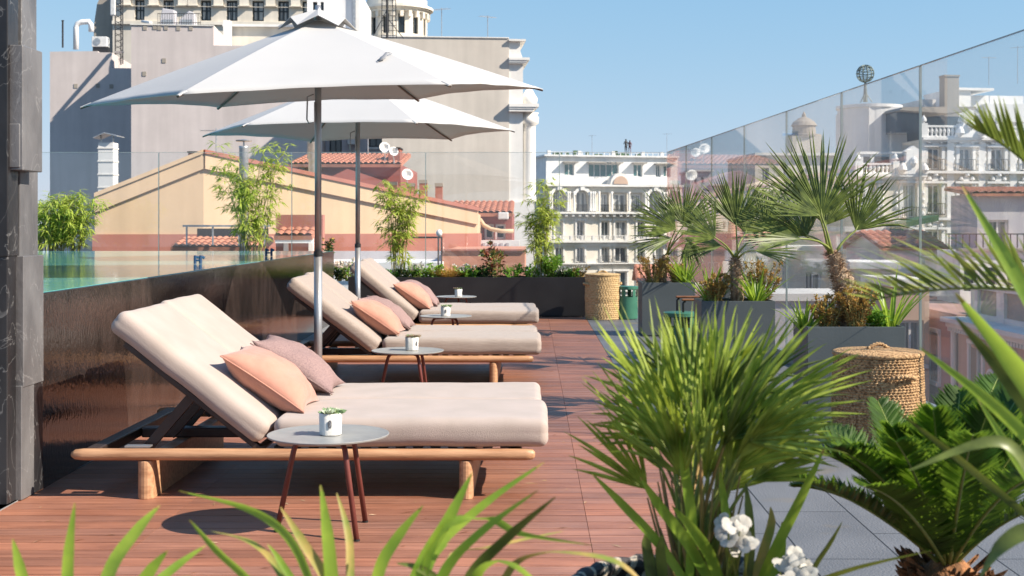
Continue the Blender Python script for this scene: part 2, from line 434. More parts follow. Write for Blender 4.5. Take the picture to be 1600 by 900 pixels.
# ---------------------------------------------------------------- glass parapets
def glass_panel(a, c, z0, z1, label, grp, mg=None):
    a, c = Vector(a), Vector(c)
    t = (c-a); L = t.length; rz = math.atan2(t.y, t.x)
    o = thing('glass_panel', label, 'glass panel', (a.x, a.y, 0), rz, grp)
    MB().box(.006, L-.006, -.009, .009, z0, z1).build('pane', mg or M_glass, o)
    MB().box(-.006, .006, -.009, .009, z0, z1).build('edge_strip', M_edge, o)
    MB().box(.006, L-.006, -.008, .008, z1+.0005, z1+.006).build('top_edge', M_edge, o)
    MB().box(0.02, L-.02, -.03, .03, z0-.04, z0+.05).build('clamp_rail', M_pole, o)
    return o
posts = [7088/(x-700) for x in (1072, 1112, 1163, 1229, 1315, 1438, 1619)]
ds = [20.7]+posts+[5.85, 4.0, 2.1]
ordn = ['first', 'second', 'third', 'fourth', 'fifth', 'sixth', 'seventh', 'eighth', 'ninth', 'tenth']
for k in range(7):
    a, c = ds[k+1], ds[k]
    glass_panel((gx(a), a, 0), (gx(c), c, 0), .05, 2.61, 'clear frameless windscreen panel on the right parapet, %s from the back corner' % ordn[k], 'glass panels of the right parapet')
xj = [PX(x, 20.75) for x in (-150, 39, 248, 456, 665, 874)]+[gx(20.75)-.02]
nm = ['behind the pool, beside the pillar', 'behind the pool and its left bamboo', 'in front of the yellow gable wall', 'behind the second umbrella pole', 'behind the middle bamboo', 'in the right back corner by the far basket']
for k in range(6):
    glass_panel((xj[k], 20.75, 0), (xj[k+1], 20.75, 0), .05, 2.61, 'clear glass panel of the rear parapet %s' % nm[k], 'glass panels of the rear parapet', M_glass_rear)

# leaf litter and dry splinters lying on the deck
rl = random.Random(99); mb = MB()
for k in range(170):
    y_ = 4.6+14.8*rl.random()**1.5; x_ = rl.uniform(-2.5, .8); a = rl.random()*3.14; L_ = rl.uniform(.012, .05); w_ = rl.uniform(.0015, .005)
    c_, s_ = math.cos(a), math.sin(a); z_ = .0045
    mb.add([(x_-c_*L_, y_-s_*L_, z_), (x_+s_*w_, y_-c_*w_, z_+.003), (x_+c_*L_, y_+s_*L_, z_), (x_-s_*w_, y_+c_*w_, z_+.001)], [(0, 1, 2, 3)])
tag(mb.build('leaf_litter', mat('dry_litter', (.6, .45, .3), (.4, .25, .12), 9, .8)), 'tiny dry slivers scattered over the red deck', 'leaf litter', kind='stuff')
for k, (px_, py_, lab) in enumerate(((309, 409, 'small dark blue twin-rail pool ladder in the middle of the water'), (420, 397, 'tiny dark blue twin-rail pool ladder at the far end of the water'))):
    d_ = (EYE-WZ)*F/(py_+4-355)
    t_ = thing('pool_ladder', lab, 'pool ladder', (PX(px_, d_), d_, WZ+.007), 0, 'pool ladders')
    w_ = 7*d_/F; h_ = 11*d_/F
    mb = MB(); mb.tube([(-w_*.6, 0, -.002), (-w_*.6, 0, h_), (-w_*.6, .12, h_*.8)], .014, 8); mb.tube([(w_*.6, 0, -.002), (w_*.6, 0, h_), (w_*.6, .12, h_*.8)], .014, 8); mb.tube([(-w_*.6, 0, h_*.45), (w_*.6, 0, h_*.45)], .01, 6)
    mb.build('rails', mat('navy_paint', (.02, .06, .14)), t_)

# ================================================================ daybeds
def slab_cushion(L, W, T, r=.05, puff=.012, seed=0, round_end=0):
    """soft rounded slab, x 0..L, y 0..W, z 0..T"""
    bm = bmesh.new()
    bmesh.ops.create_cube(bm, size=1)
    for v in bm.verts: v.co = Vector(((v.co.x+.5)*L, (v.co.y+.5)*W, (v.co.z+.5)*T))
    bmesh.ops.bevel(bm, geom=bm.edges[:], offset=r, segments=6, affect='EDGES', profile=.5)
    for ax, LL, nn in ((0, L, 22), (1, W, 12)):
        for k in range(1, nn):
            p = Vector((0, 0, 0)); p[ax] = r+(LL-2*r)*k/nn
            no = Vector((0, 0, 0)); no[ax] = 1
            bmesh.ops.bisect_plane(bm, geom=bm.verts[:]+bm.edges[:]+bm.faces[:], plane_co=p, plane_no=no)
    for q in (T/2-.008, T/2, T/2+.008):
        bmesh.ops.bisect_plane(bm, geom=bm.verts[:]+bm.edges[:]+bm.faces[:], plane_co=Vector((0, 0, q)), plane_no=Vector((0, 0, 1)))
    for v in bm.verts:
        x, y, z = v.co
        if abs(z-T/2) < .002:          # stitched seam round the side
            if x < .02 or x > L-.02: v.co.x += .0016 if x < L/2 else -.0016
            if y < .02 or y > W-.02: v.co.y += .0016 if y < W/2 else -.0016
        u = x/L*2-1; w = y/W*2-1
        pf = puff*(1-u**4)*(1-w**2)
        nz = noise.noise(Vector((x*3.3+seed*9, y*3.3, z*4)))*.007+noise.noise(Vector((x*9+seed*5, y*9, 1)))*.0022
        s_ = (z/T*2-1)
        v.co.z += s_*pf + nz
        v.co.y += (w*.008*(1-abs(s_)))*(1-u**6) + noise.noise(Vector((x*4+seed, 3, z*5)))*.006
        v.co.x += noise.noise(Vector((y*4+seed, 7, z*6)))*.006
    me = bpy.data.meshes.new('cushion'); bm.to_mesh(me); bm.free()
    me.polygons.foreach_set('use_smooth', [True]*len(me.polygons))
    return me
def mesh_obj(name, me, m, parent, M=None):
    if M is not None: me.transform(M)
    me.materials.append(m)
    o = bpy.data.objects.new(name, me); C.objects.link(o); o.parent = parent
    return o
BW = 1.57
def make_daybed(label, y, seed, mfab, angle=38, dx=0.0):
    """local: x as in the world minus -1.17, y depth from the near rail"""
    X0 = -1.17
    t = thing('daybed', label, 'daybed', (X0+dx, y, 0), 0, 'double daybeds along the pool wall')
    def x(v): return v-X0
    for k, yy in enumerate((.0, BW-.055)):
        pts = [(x(-2.365), yy+.027, .231), (x(-2.345), yy+.027, .231), (x(-2.30), yy+.027, .231), (x(-.03), yy+.027, .231), (x(.008), yy+.027, .231), (x(.02), yy+.027, .231)]
        MB().tube(pts, [.012, .026, .031, .031, .026, .012], 12).build('side_rail', M_oak, t, smooth=True)
    # leg slabs, rounded at both ends
    for xc, tw in ((-1.985, .042), (-.335, .036)):
        poly = []
        for k in range(9):
            a = R(180+k*180/8); poly.append((x(xc)+tw*math.cos(a), .045+.04*math.sin(a)))
        for k in range(9):
            a = R(k*180/8); poly.append((x(xc)+tw*math.cos(a), BW-.045+.04*math.sin(a)))
        MB().prismz(poly, 0, .2).build('leg', M_oak, t, bevel=.006)
    mb = MB()
    mb.box(x(-2.30), x(-2.225), .058, BW-.058, .205, .262)
    mb.build('end_beam', M_darkwood, t, bevel=.008)
    MB().box(x(-2.224), x(-.05), BW/2-.045, BW/2+.045, .2, .256).build('middle_beam', M_darkwood, t, bevel=.008)
    MB().box(x(-.12), x(-.05), .06, BW-.06, .206, .25).build('foot_beam', M_darkwood, t, bevel=.006)
    mb = MB()
    for k in range(15):
        xx = -1.42+k*.09
        mb.box(x(xx), x(xx)+.05, .06, BW-.06, .2575, .2665)
    mb.build('slats', M_darkwood, t)
    a = R(angle)
    for k in range(2):
        y0 = .005+k*(BW/2)
        L_s = 1.415
        mesh_obj('seat_cushion', slab_cushion(L_s, BW/2-.012, .15, .045, .006, seed+k), mfab, t, Matrix.Translation((x(-1.325)+(.0 if k == 0 else -.03), y0, .268)))
        Mb = Matrix.Translation((x(-1.335), y0, .285)) @ Matrix.Rotation(-(math.pi-a), 4, 'Y') @ Matrix.Diagonal((1, 1, -1, 1))
        # local x of the slab climbs up the back, its z points away from the sitter; mirrored so faces are flipped back
        me = slab_cushion(.98+(.0 if k == 0 else .02), BW/2-.012, .135, .045, .006, seed+5+k)
        Mt = Matrix.Translation((x(-1.41), y0, .275)) @ Matrix(((-math.cos(a), 0, math.sin(a), 0), (0, 1, 0, 0), (math.sin(a), 0, math.cos(a), 0), (0, 0, 0, 1)))
        me.transform(Mt); me.flip_normals()
        mesh_obj('back_cushion', me, mfab, t)
        # frame under the back cushion: two boards and a top bar
        mb = MB()
        e1 = Vector((-math.cos(a), 0, math.sin(a))); nn = Vector((math.sin(a), 0, math.cos(a)))
        for yy in (y0+.05, y0+BW/2-.11):
            b0 = Vector((x(-1.36), yy, .235)); L = .93
            q = [b0-nn*.0+e1*0, b0+e1*L, b0+e1*L-nn*.03, b0-nn*.03]
            mb.add([*(p for p in q), *(p+Vector((0, .05, 0)) for p in q)], [(0, 1, 2, 3), (7, 6, 5, 4), (0, 4, 5, 1), (1, 5, 6, 2), (2, 6, 7, 3), (3, 7, 4, 0)])
        for s_ in (.2, .5, .8):
            b0 = Vector((x(-1.36), y0+.1, .235))+e1*s_*.95-nn*.004
            q = [b0, b0+e1*.05, b0+e1*.05-nn*.02, b0-nn*.02]
            mb.add([*(p for p in q), *(p+Vector((0, BW/2-.21, 0)) for p in q)], [(0, 1, 2, 3), (7, 6, 5, 4), (0, 4, 5, 1), (1, 5, 6, 2), (2, 6, 7, 3), (3, 7, 4, 0)])
        mb.build('back_frame', M_darkwood, t, bevel=.004)
        # prop strut from the beam up to the back
        top = Vector((x(-1.36), 0, .235))+e1*.50-nn*.03
        for yy in (y0+.13, y0+BW/2-.19):
            p0 = Vector((x(-2.02), yy, .235)); p1 = Vector((top.x, yy, top.z)); dd = (p1-p0).normalized(); up = Vector((-dd.z, 0, dd.x))*.026
            q = [p0-up, p1-up, p1+up, p0+up]
            MB().add([*(p for p in q), *(p+Vector((0, .035, 0)) for p in q)], [(3, 2, 1, 0), (4, 5, 6, 7), (1, 5, 4, 0), (2, 6, 5, 1), (3, 7, 6, 2), (0, 4, 7, 3)]).build('prop', M_darkwood, t, bevel=.003)
    MB().box(x(-2.1), x(-1.97), .05, .1, .262, .27).build('hinge_plate', M_pole, t)
    return t
make_daybed('nearest cream double daybed with raised back, beside the front side table', 6.56, 1, M_linen)
make_daybed('middle cream ribbed double daybed, just behind the first umbrella pole', 11.33, 21, M_linen_far, 37)
make_daybed('farthest cream double daybed, in front of the long black planter', 15.05, 41, M_linen_far, 40)

# ---------------------------------------------------------------- pillows
def pillow_mesh(L, W, T, seed, n=30):
    vs = []; fs = []
    rr = random.Random(seed)
    for side in (1, -1):
        for i in range(n+1):
            for j in range(n+1):
                u = i/n*2-1; v = j/n*2-1
                uu = u*(1-.11*(1-v*v)); vv = v*(1-.11*(1-u*u))
                h = (max(0, (1-u**2))**.55)*(max(0, (1-v**2))**.55)
                wr = noise.noise(Vector((u*2.2+seed, v*2.2, side)))*.014+noise.noise(Vector((u*6+seed, v*6, side*3)))*.005*(1-h*.4)
                corner = (abs(u)*abs(v))**3
                z = side*T/2*h*(1-.12*corner)+wr*min(1, h*2.5)+.02*corner*math.sin(seed+3*u)
                vs.append((uu*L/2, vv*W/2, z))
    N = (n+1)**2
    for s_ in (0, 1):
        for i in range(n):
            for j in range(n):
                a = s_*N+i*(n+1)+j
                f = (a, a+n+1, a+n+2, a+1)
                fs.append(f if s_ == 0 else f[::-1])
    me = bpy.data.meshes.new('pillow'); me.from_pydata(vs, [], fs)
    bm = bmesh.new(); bm.from_mesh(me); bmesh.ops.remove_doubles(bm, verts=bm.verts[:], dist=.0008); bm.to_mesh(me); bm.free()
    me.polygons.foreach_set('use_smooth', [True]*len(me.polygons))
    return me
def pillow(label, c, ang, m, seed, L=.5, W=.5, T=.17, yaw=0, grp='scatter pillows on the daybeds'):
    t = thing('pillow', label, 'pillow', tuple(c), 0, grp)
    M_ = Matrix.Rotation(R(yaw), 4, 'Z') @ Matrix.Rotation(R(ang), 4, 'Y')
    mesh_obj('pillow_cover', pillow_mesh(L, W, T, seed), m, t, M_)
    # zip along the near edge
    pts = [M_ @ Vector((u*L/2*.93, -W/2*(1-.11*(1-u*u))*.985, .001)) for u in [k/12*2-1 for k in range(2, 13)]]
    MB().tube(pts, .0035, 6).build('zip', M_zip, t)
    pts = [M_ @ Vector((u*L/2*.985*(1-.07*(1-1)), s2*W/2*(1-.11*(1-u*u)), 0)) for s2 in (-1,) for u in [k/16*2-1 for k in range(17)]]
    MB().tube(pts, .0045, 6).build('piping', m, t)
    return t
def bed_pt(px, py, d): return P(px, py, d)
PA = 34
for (y0, l1, l2, f, s_) in ((6.56, 'coral pillow on the near half of the nearest daybed', 'mauve woven pillow behind the coral one on the nearest daybed', 1, 3),
                            (11.33, 'coral pillow on the middle daybed, behind the first umbrella pole', 'mauve pillow behind the coral one on the middle daybed', 2, 11),
                            (15.05, 'coral pillow on the farthest daybed', 'mauve pillow mostly hidden behind the coral one on the farthest daybed', 3, 19)):
    dz = {1: 0, 2: .0, 3: .0}[f]
    x1 = {1: -1.415, 2: -1.41, 3: -1.42}[f]
    pillow(l1, (x1, y0+.42, .575+dz), 34, M_coral, s_, L=.54, W=.50, T=.25)
    pillow(l2, (x1+(.02 if f == 1 else .03), y0+.42+.70*(1 if f == 1 else .85), .577+dz), 32, M_mauve, s_+1, L=.57, W=.48, T=.21)

# ---------------------------------------------------------------- side tables and succulents
def make_table(label, loc):
    t = thing('side_table', label, 'side table', loc, 0, 'round side tables by the daybeds')
    prof = [(.02, .4375), (.268, .4375), (.277, .441), (.279, .4475), (.277, .4495), (.273, .449), (.262, .4462), (.15, .446), (.0005, .446)]
    o = MB().lathe(prof, 72).build('table_top', M_tabletop, t); smooth_by_angle(o, 35)
    MB().lathe([(.085, .4315), (.09, .4375)], 24).build('mount_plate', M_rust, t)
    for (fx, fy) in ((-.232, -.03), (.158, -.20), (.149, .165)):
        r = math.hypot(fx, fy); ux, uy = fx/r, fy/r
        pr = [(.02, .425), (.09, .425), (.12, .422), (.138, .413), (.15, .396), (.158, .37), (r, .004)]
        leg = MB().tube([(ux*a, uy*a, z) for a, z in pr], .0125, 12).build('leg', M_rust, t, smooth=True)
        MB().tube([(ux*r, uy*r, .0), (ux*(r-.001), uy*(r-.001), .01)], .0142, 12).build('foot_cap', mat('black_rubber', (.015, .015, .015)), leg)
    return t
tb = make_table('round grey side table with maroon legs, nearest one, beside the first daybed', (-.935, 5.9, 0))
for lab, x, y, rz in (('round grey side table between the first and the second daybed', -.955, 9.9, 0), ('round grey side table between the second and the third daybed', -.917, 13.75, .3),
                      ('farthest round grey side table, in front of the black planter', -1.03, 17.6, -.4)):
    c = copy_tree(tb); c.location = (x, y, 0); c.rotation_euler.z = rz; c['label'] = lab

def rosette(mb, c, r, rr, nl=14, tilt=.5):
    for k in range(nl):
        a = k*2.4; f = k/nl
        el = .15+1.2*(1-f)*tilt+.25
        L = r*(.45+.65*f)
        d = Vector((math.cos(a)*math.cos(el), math.sin(a)*math.cos(el), math.sin(el)))
        s_ = d.cross(Vector((0, 0, 1))).normalized(); nn = s_.cross(d)
        w = L*.27; p = Vector(c)
        q = [p, p+d*L*.55+s_*w-nn*w*.3, p+d*L+nn*w*.2, p+d*L*.55-s_*w-nn*w*.3, p+d*L*.5+nn*w*.6]
        mb.add(q, [(0, 1, 4), (1, 2, 4), (2, 3, 4), (3, 0, 4), (0, 3, 1), (1, 3, 2)])
def make_pot(label, loc, rz, m2, seed, plant='potted succulent'):
    t = thing('succulent_pot', label, plant, loc, rz, 'small white succulent pots on the side tables')
    prof = [(.044, .0), (.050, .004), (.0525, .1), (.051, .102), (.0475, .1), (.0475, .088)]
    hexr = lambda j, a: 0 if j > 4 else -.0035*(1-math.cos(6*a))*.5
    MB().lathe(prof, 48, rip=hexr).build('pot', M_pot, t, smooth=False, bevel=0)
    o = t.children[0]; smooth_by_angle(o, 50)
    MB().lathe([(.001, .088), (.047, .089)], 24).build('soil', M_soil, t)
    # printed oval emblem on the front
    pts = []
    for k in range(28):
        a = 2*math.pi*k/28; pts.append((.0105*math.cos(a)*(1-.25*max(0, math.cos(a))), .055+.019*math.sin(a)))
    mb = MB(); R0 = .0500
    vs = []; 
    for dr in (.0, .0006):
        for (x, z) in pts: vs.append((x, -math.sqrt((R0+.0022+dr)**2-x*x), z))
    n_ = 28
    mb.add(vs, [tuple(range(n_-1, -1, -1)), tuple(range(n_, 2*n_))]+[(i, (i+1) % n_, (i+1) % n_+n_, i+n_) for i in range(n_)])
    e = mb.build('emblem', M_logo, t)
    mb = MB()
    for (x0, z0, x1, z1, w) in ((-.002, .045, .0015, .058, .0018), (.0015, .058, -.001, .066, .0015), (.002, .047, .0045, .056, .0013)):
        mb.tube([(x0, -.0532, z0), ((x0+x1)/2, -.0534, (z0+z1)/2), (x1, -.0532, z1)], w*.7, 5)
    mb.build('emblem_figure', mat('emblem_light', (.35, .35, .35)), e)
    rr = random.Random(seed)
    mb = MB(); mb2 = MB()
    for k in range(13):
        a = rr.random()*6.28; q = .043*math.sqrt(rr.random())
        (mb if rr.random() < .6 else mb2).v  # keep the generator's order
        rosette(mb if k % 3 else mb2, (q*math.cos(a), q*math.sin(a), .090+rr.random()*.012), .034+.012*rr.random(), rr)
    mb.build('rosettes', M_succ if m2 == 0 else M_succ2, t); mb2.build('pale_rosettes', mat('succulent_pale', (.5, .52, .4), (.32, .4, .22), 50, .5) if m2 == 0 else M_succ, t)
    return t
make_pot('white pot of green succulents with a dark oval emblem, on the nearest side table', (-.922, 5.88, .4462), .1, 0, 1)
make_pot('white pot of pinkish succulents, on the table between the first two daybeds', (-.925, 9.92, .4462), .9, 1, 2)
make_pot('white pot of green succulents with an emblem, on the table between the last two daybeds', (-.92, 13.75, .4462), .1, 0, 3)
make_pot('white pot of rose succulents, on the farthest side table', (-1.0, 17.6, .4462), 1.3, 1, 4)

# ---------------------------------------------------------------- umbrellas
def make_umbrella(label, px, d, yaw, tx, ty, zc, apex, Rr=1.72, seed=0):
    X = PX(px, d)
    t = thing('umbrella', label, 'umbrella', (X, d, 0), 0, 'large white umbrellas between the daybeds')
    MB().lathe([(.30, 0), (.30, .035), (.29, .045), (.05, .05)], 40).build('base_plate', M_blackpl, t)
    low = MB().tube([(0, 0, .04), (0, 0, 1.18)], .031, 20).build('lower_pole', M_pole, t, smooth=True)
    MB().tube([(0, 0, 1.18), (0, 0, 1.22)], .034, 20).build('collar', M_blackpl, low)
    MB().tube([(0, 0, 1.22), (0, 0, apex-.05)], .0255, 20).build('upper_pole', M_pole, t, smooth=True)
    MB().tube([(-.03, -.02, zc+.02), (-.075, -.03, zc), (-.08, -.03, zc-.17), (-.065, -.03, zc-.2), (-.02, -.03, zc-.19), (-.02, -.03, zc-.04)], .006, 8).build('crank_handle', M_pole, t, smooth=True)
    MB().tube([(0, 0, zc+.16), (0, 0, zc+.20)], .036, 16).build('hub', M_pole, t)
    def corner(k, r=Rr):
        a = yaw+math.pi/3*k
        x, y = r*math.cos(a), r*math.sin(a)
        return x, y
    def rim(x, y): return zc+tx*x+ty*y
    ap = Vector((0, 0, apex))
    # canopy
    vs = []; fs = []; N = 16
    for k in range(6):
        c0 = Vector((*corner(k), 0)); c1 = Vector((*corner(k+1), 0))
        c0.z = rim(c0.x, c0.y); c1.z = rim(c1.x, c1.y)
        b = len(vs)
        for i in range(N+1):
            s_ = i/N
            for j in range(N+1):
                q = j/N
                e = c0.lerp(c1, q)
                mid = 4*q*(1-q)
                e2 = Vector((e.x*(1-.045*mid), e.y*(1-.045*mid), e.z+.03*mid))      # scalloped hem
                p = ap.lerp(e2, s_)
                sag = (s_*(1-s_))*4
                p.z += -.035*mid*s_*(1-s_*.75)+.03*sag*.4                       # panel sags between ribs, ribs bow a little
                p.z += (.007*noise.noise(Vector((p.x*2.5+seed, p.y*2.5, 0)))+.0014*math.sin(q*22+s_*5))*s_*s_*mid
                vs.append(p)
        for i in range(N):
            for j in range(N):
                a_ = b+i*(N+1)+j
                fs.append((a_, a_+N+1, a_+N+2, a_+1))
    me = bpy.data.meshes.new('canopy'); me.from_pydata(vs, [], fs)
    bm = bmesh.new(); bm.from_mesh(me); bmesh.ops.remove_doubles(bm, verts=bm.verts[:], dist=.002)
    bmesh.ops.recalc_face_normals(bm, faces=bm.faces[:]); bm.to_mesh(me); bm.free()
    me.polygons.foreach_set('use_smooth', [True]*len(me.polygons)); me.set_sharp_from_angle(angle=R(9))
    can = mesh_obj('canopy', me, M_canvas, t)
    sm = can.modifiers.new('thick', 'SOLIDIFY'); sm.thickness = .004
    # seams along the ribs
    for k in range(6):
        x, y = corner(k); e = Vector((x, y, rim(x, y)))
        pts = []
        for i in range(9):
            s_ = .12+.88*i/8
            p = ap.lerp(e, s_); p.z += .03*s_*(1-s_)*4*.4
            pts.append(p)
        low_ = [p-Vector((0, 0, .022)) for p in pts]; low_[-1] = pts[-1]+(pts[-1]-pts[-2]).normalized()*.012-Vector((0, 0, .012))
        rib = MB().tube([ap-Vector((0, 0, .06))]+low_, .012, 6, sq=.6).build('rib', M_rib, t)
        m_ = low_[3]
        MB().tube([(0, 0, zc+.18), m_], .009, 6).build('strut', M_rib, rib)
        pk = MB().tube([e-(e-ap).normalized()*.07-Vector((0, 0, .006)), e+(e-ap).normalized()*.012-Vector((0, 0, .006))], [.022, .014], 8, sq=.5).build('corner_pocket', M_canvas, can)
    # vent cap: a small raised six-pointed cap
    vs = [ap+Vector((0, 0, .085))]; fs = []
    for k in range(12):
        a = yaw+math.pi/6*k
        even = k % 2 == 0
        r = .30 if even else .235
        slope = (zc-apex)/Rr
        z = apex+slope*r*.93+(.018 if even else .075)
        vs.append(Vector((r*math.cos(a), r*math.sin(a), z)))
    for k in range(12): fs.append((0, 1+k, 1+(k+1) % 12))
    me = bpy.data.meshes.new('vent'); me.from_pydata(vs, [], fs)
    vc = mesh_obj('vent_cap', me, M_canvas, t); sm = vc.modifiers.new('thick', 'SOLIDIFY'); sm.thickness = .004
    MB().tube([ap, ap+Vector((0, 0, .11))], [.03, .022], 12).build('finial', M_pole, t, smooth=True)
    return t, rim, ap
u1, rim1, ap1 = make_umbrella('nearest large white umbrella, its pole between the first and the second daybed', 497, 9.7, R(9), .044, .073, 2.385, 2.97, 1.715, 1)
u2, rim2, ap2 = make_umbrella('second white umbrella, its pole between the second and the third daybed', 559, 14.0, R(-3), .012, .012, 2.43, 3.05, 1.71, 4)
# closing strap of the near umbrella
a = R(9)-math.pi/3
tip = Vector((1.715*math.cos(a), 1.715*math.sin(a), 0)); tip.z = rim1(tip.x, tip.y)
p = ap1.lerp(tip, .60)+Vector((0, 0, .02))
mb = MB()
mb.tube([p, p+Vector((-.03, -.05, -.0)), p+Vector((-.05, -.12, -.05)), p+Vector((-.08, -.14, -.07))], [.006, .012, .024, .016], 8, sq=.3)
mb.tube([p+Vector((-.08, -.14, -.07)), p+Vector((-.09, -.16, -.1)), p+Vector((-.12, -.19, -.15)), p+Vector((-.16, -.21, -.16))], [.006, .02, .028, .02], 8, sq=.3)
mb.build('tie_strap', mat('grey_strap', (.28, .28, .29), None, 5, .7), u1, smooth=True)

# ---------------------------------------------------------------- planters
def box_planter(name, label, x0, x1, y0, y1, h, m, grp, soil=True):
    t = thing(name, label, 'planter', ((x0+x1)/2, y0, 0), 0, grp)
    cx = (x0+x1)/2
    a, b, w = x0-cx, x1-cx, .012; D = y1-y0
    mb = MB()
    mb.box(a, b, 0, w, 0.012, h); mb.box(a, b, D-w, D, .012, h); mb.box(a, a+w, w+.0005, D-w-.0005, .012, h); mb.box(b-w, b, w+.0005, D-w-.0005, .012, h)
    mb.build('shell', m, t, bevel=.002, seg=1)
    MB().box(a+.03, b-.03, .03, D-.03, 0, .0115).build('plinth', M_blackpl, t)
    vs = []; fs = []; nx = max(6, int((b-a)/.08)); ny = 8
    for i in range(nx+1):
        for j in range(ny+1):
            xx = a+.0125+(b-a-.025)*i/nx; yy = .0125+(D-.025)*j/ny
            vs.append((xx, yy, h-.045+.025*noise.noise(Vector((xx*7, yy*7, x0)))))
    for i in range(nx):
        for j in range(ny): fs.append((i*(ny+1)+j, (i+1)*(ny+1)+j, (i+1)*(ny+1)+j+1, i*(ny+1)+j+1))
    MB().add(vs, fs).build('soil', M_soil, t, smooth=True)
    return t
box_planter('long_planter', 'long low black metal planter across the back of the deck', -2.86, .85, 20.0, 20.6, .62, M_blackpl, None)
box_planter('pool_planter', 'dark planter trough behind the pool, under the bamboo', -9.5, -3.2, 18.9, 19.5, 1.0, M_blackpl, None)
g3 = 'grey box planters along the glass parapet'
box_planter('box_planter', 'farthest grey box planter, just behind the green stool', 1.42, 2.10, 16.4, 17.0, .69, M_planter, g3)
box_planter('box_planter', 'middle grey box planter, beside the dark armchair', 1.636, 2.345, 12.3, 12.85, .69, M_planter, g3)
box_planter('box_planter', 'nearest grey box planter, right behind the big lidded basket', 1.97, 2.665, 9.12, 9.62, .69, M_planter, g3)

# ---------------------------------------------------------------- baskets
def make_basket(label, loc, r, h, m, rows, beads, bulge, handle_a, seed, lidh=.03, grp='lidded woven baskets'):
    t = thing('basket', label, 'basket', loc, 0, grp)
    prof = []
    ss = 4
    N = rows*ss
    for i in range(N+1):
        s_ = i/N
        rr = r*(.97+bulge*math.sin(math.pi*min(1, s_*1.08)*.95))+.006*noise.noise(Vector((s_*9, seed, 0)))
        prof.append((rr+.0075*abs(math.sin(math.pi*i/ss)), s_*h))
    def rip(j, a): 
        row = j//ss
        return .0045*math.sin(beads*a+row*math.pi*.93+1.3*math.sin(row*1.7))+.005*noise.noise(Vector((math.cos(a)*2, math.sin(a)*2, j/ss*.12+seed)))
    MB().lathe([(.01, 0)]+prof, beads*4, rip=lambda j, a: rip(j, a) if j > 0 else 0, cap=False).build('body', m, t, smooth=True)
    # lid: coiled dome
    pl = [(r*1.0, 0), (r*1.035, .008), (r*1.04, .02), (r*1.02, .03)]
    nr = 14
    for i in range(nr*ss+1):
        s_ = i/(nr*ss); pl.append((r*1.0*(1-s_)+.001, .03+lidh*.5*math.sin(s_*math.pi/2)+.003*abs(math.sin(math.pi*i/ss))))
    lid = MB().lathe([(a_, z+h+.001) for a_, z in pl], beads*3, rip=lambda j, a: .002*math.sin(beads*a+j*.8) if j < len(pl)-3 else 0, cap=False).build('lid', m, t, smooth=True)
    pts = []
    for k in range(25):
        q = k/24
        pts.append((math.cos(.4)*(q-.5)*.16, math.sin(.4)*(q-.5)*.16, h+.03+lidh*.5+.028*math.sin(q*math.pi)+.002))
    MB().tube(pts, [.011+.003*math.sin(k*1.9) for k in range(25)], 10).build('lid_handle', m, lid, smooth=True)
    for ha in handle_a:
        pts = []
        for k in range(33):
            q = k/32; an = ha+(q-.5)*.62; rr = r*(.985+bulge*.95)+.012+.026*math.sin(q*math.pi)
            pts.append((rr*math.cos(an), rr*math.sin(an), h*.8+.02*math.sin(q*math.pi)))
        MB().tube(pts, [.013+.0035*math.sin(k*1.7) for k in range(33)], 10).build('handle', m, t, smooth=True)
    return t
make_basket('large seagrass basket with lid and rope handle, in front of the nearest grey planter', (PX(1380, 8.0), 8.12, 0), .273, .585, M_strawdk, 34, 64, .055, (R(-75), R(105)), 3)
make_basket('pale straw basket with lid at the right end of the long black planter', (PX(942, 19.4), 19.5, 0), .262, .66, M_strawlt, 22, 40, .02, (R(-160), R(20)), 8)

# ---------------------------------------------------------------- green stools and the armchair
def stool(label, px, d, h=.46, r=.16):
    t = thing('stool', label, 'stool', (PX(px, d), d, 0), 0, 'green metal drum stools')
    o = MB().lathe([(.01, h-.05), (r, h-.05), (r+.012, h-.042), (r+.012, h-.006), (r+.004, h), (.01, h)], 40).build('seat', M_green_enamel, t); smooth_by_angle(o)
    mb = MB(); zt, zb = h-.051, h-.16
    for k in range(6):
        a0 = k*math.pi/3; 
        vs = []
        for rr in (r-.008, r):
            for z in (zb, zt):
                for q in range(4):
                    a = a0+q*.12; vs.append((rr*math.cos(a), rr*math.sin(a), z))
        f = []
        for q in range(3):
            f += [(q, q+1, q+5, q+4), (8+q, 12+q, 13+q, 9+q)]
        f += [(0, 4, 12, 8), (3, 11, 15, 7)]
        mb.add(vs, f)
    mb.build('spokes', M_green_enamel, t)
    o = MB().lathe([(.01, 0), (r-.01, 0), (r, .01), (r, zb), (r-.012, zb), (r-.012, .02)], 40, cap=False).build('drum', M_green_enamel, t); smooth_by_angle(o)
    return t
stool('green drum stool with cut-out slots behind the pale straw basket', 979, 19.55, .50, .17)
stool('green drum stool with cut-out slots beside the dark armchair', 1063, 13.6, .50, .17)
ch = thing('armchair', 'dark framed armchair with reddish wooden armrests beside the middle grey planter', 'armchair', (1.83, 13.5, 0))
for s_ in (-.0, .56):
    y_ = s_
    MB().box(-.24, .22, y_, y_+.05, .62, .645).build('armrest', M_chairwood, ch, bevel=.01)
    MB().tube([(-.22, y_+.025, 0), (-.225, y_+.025, .60), (-.2, y_+.025, .618)], .012, 8).build('leg', M_blackpl, ch, smooth=True)
    MB().tube([(.25, y_+.025, 0), (.2, y_+.025, .618)], .012, 8).build('leg', M_blackpl, ch, smooth=True)
MB().box(-.2, .2, .06, .55, .36, .43).build('seat', M_planter, ch, bevel=.02)
MB().prism([(.14, .43), (.22, .43), (.33, .84), (.27, .85)], .06, .55).build('backrest', M_planter, ch, bevel=.015)
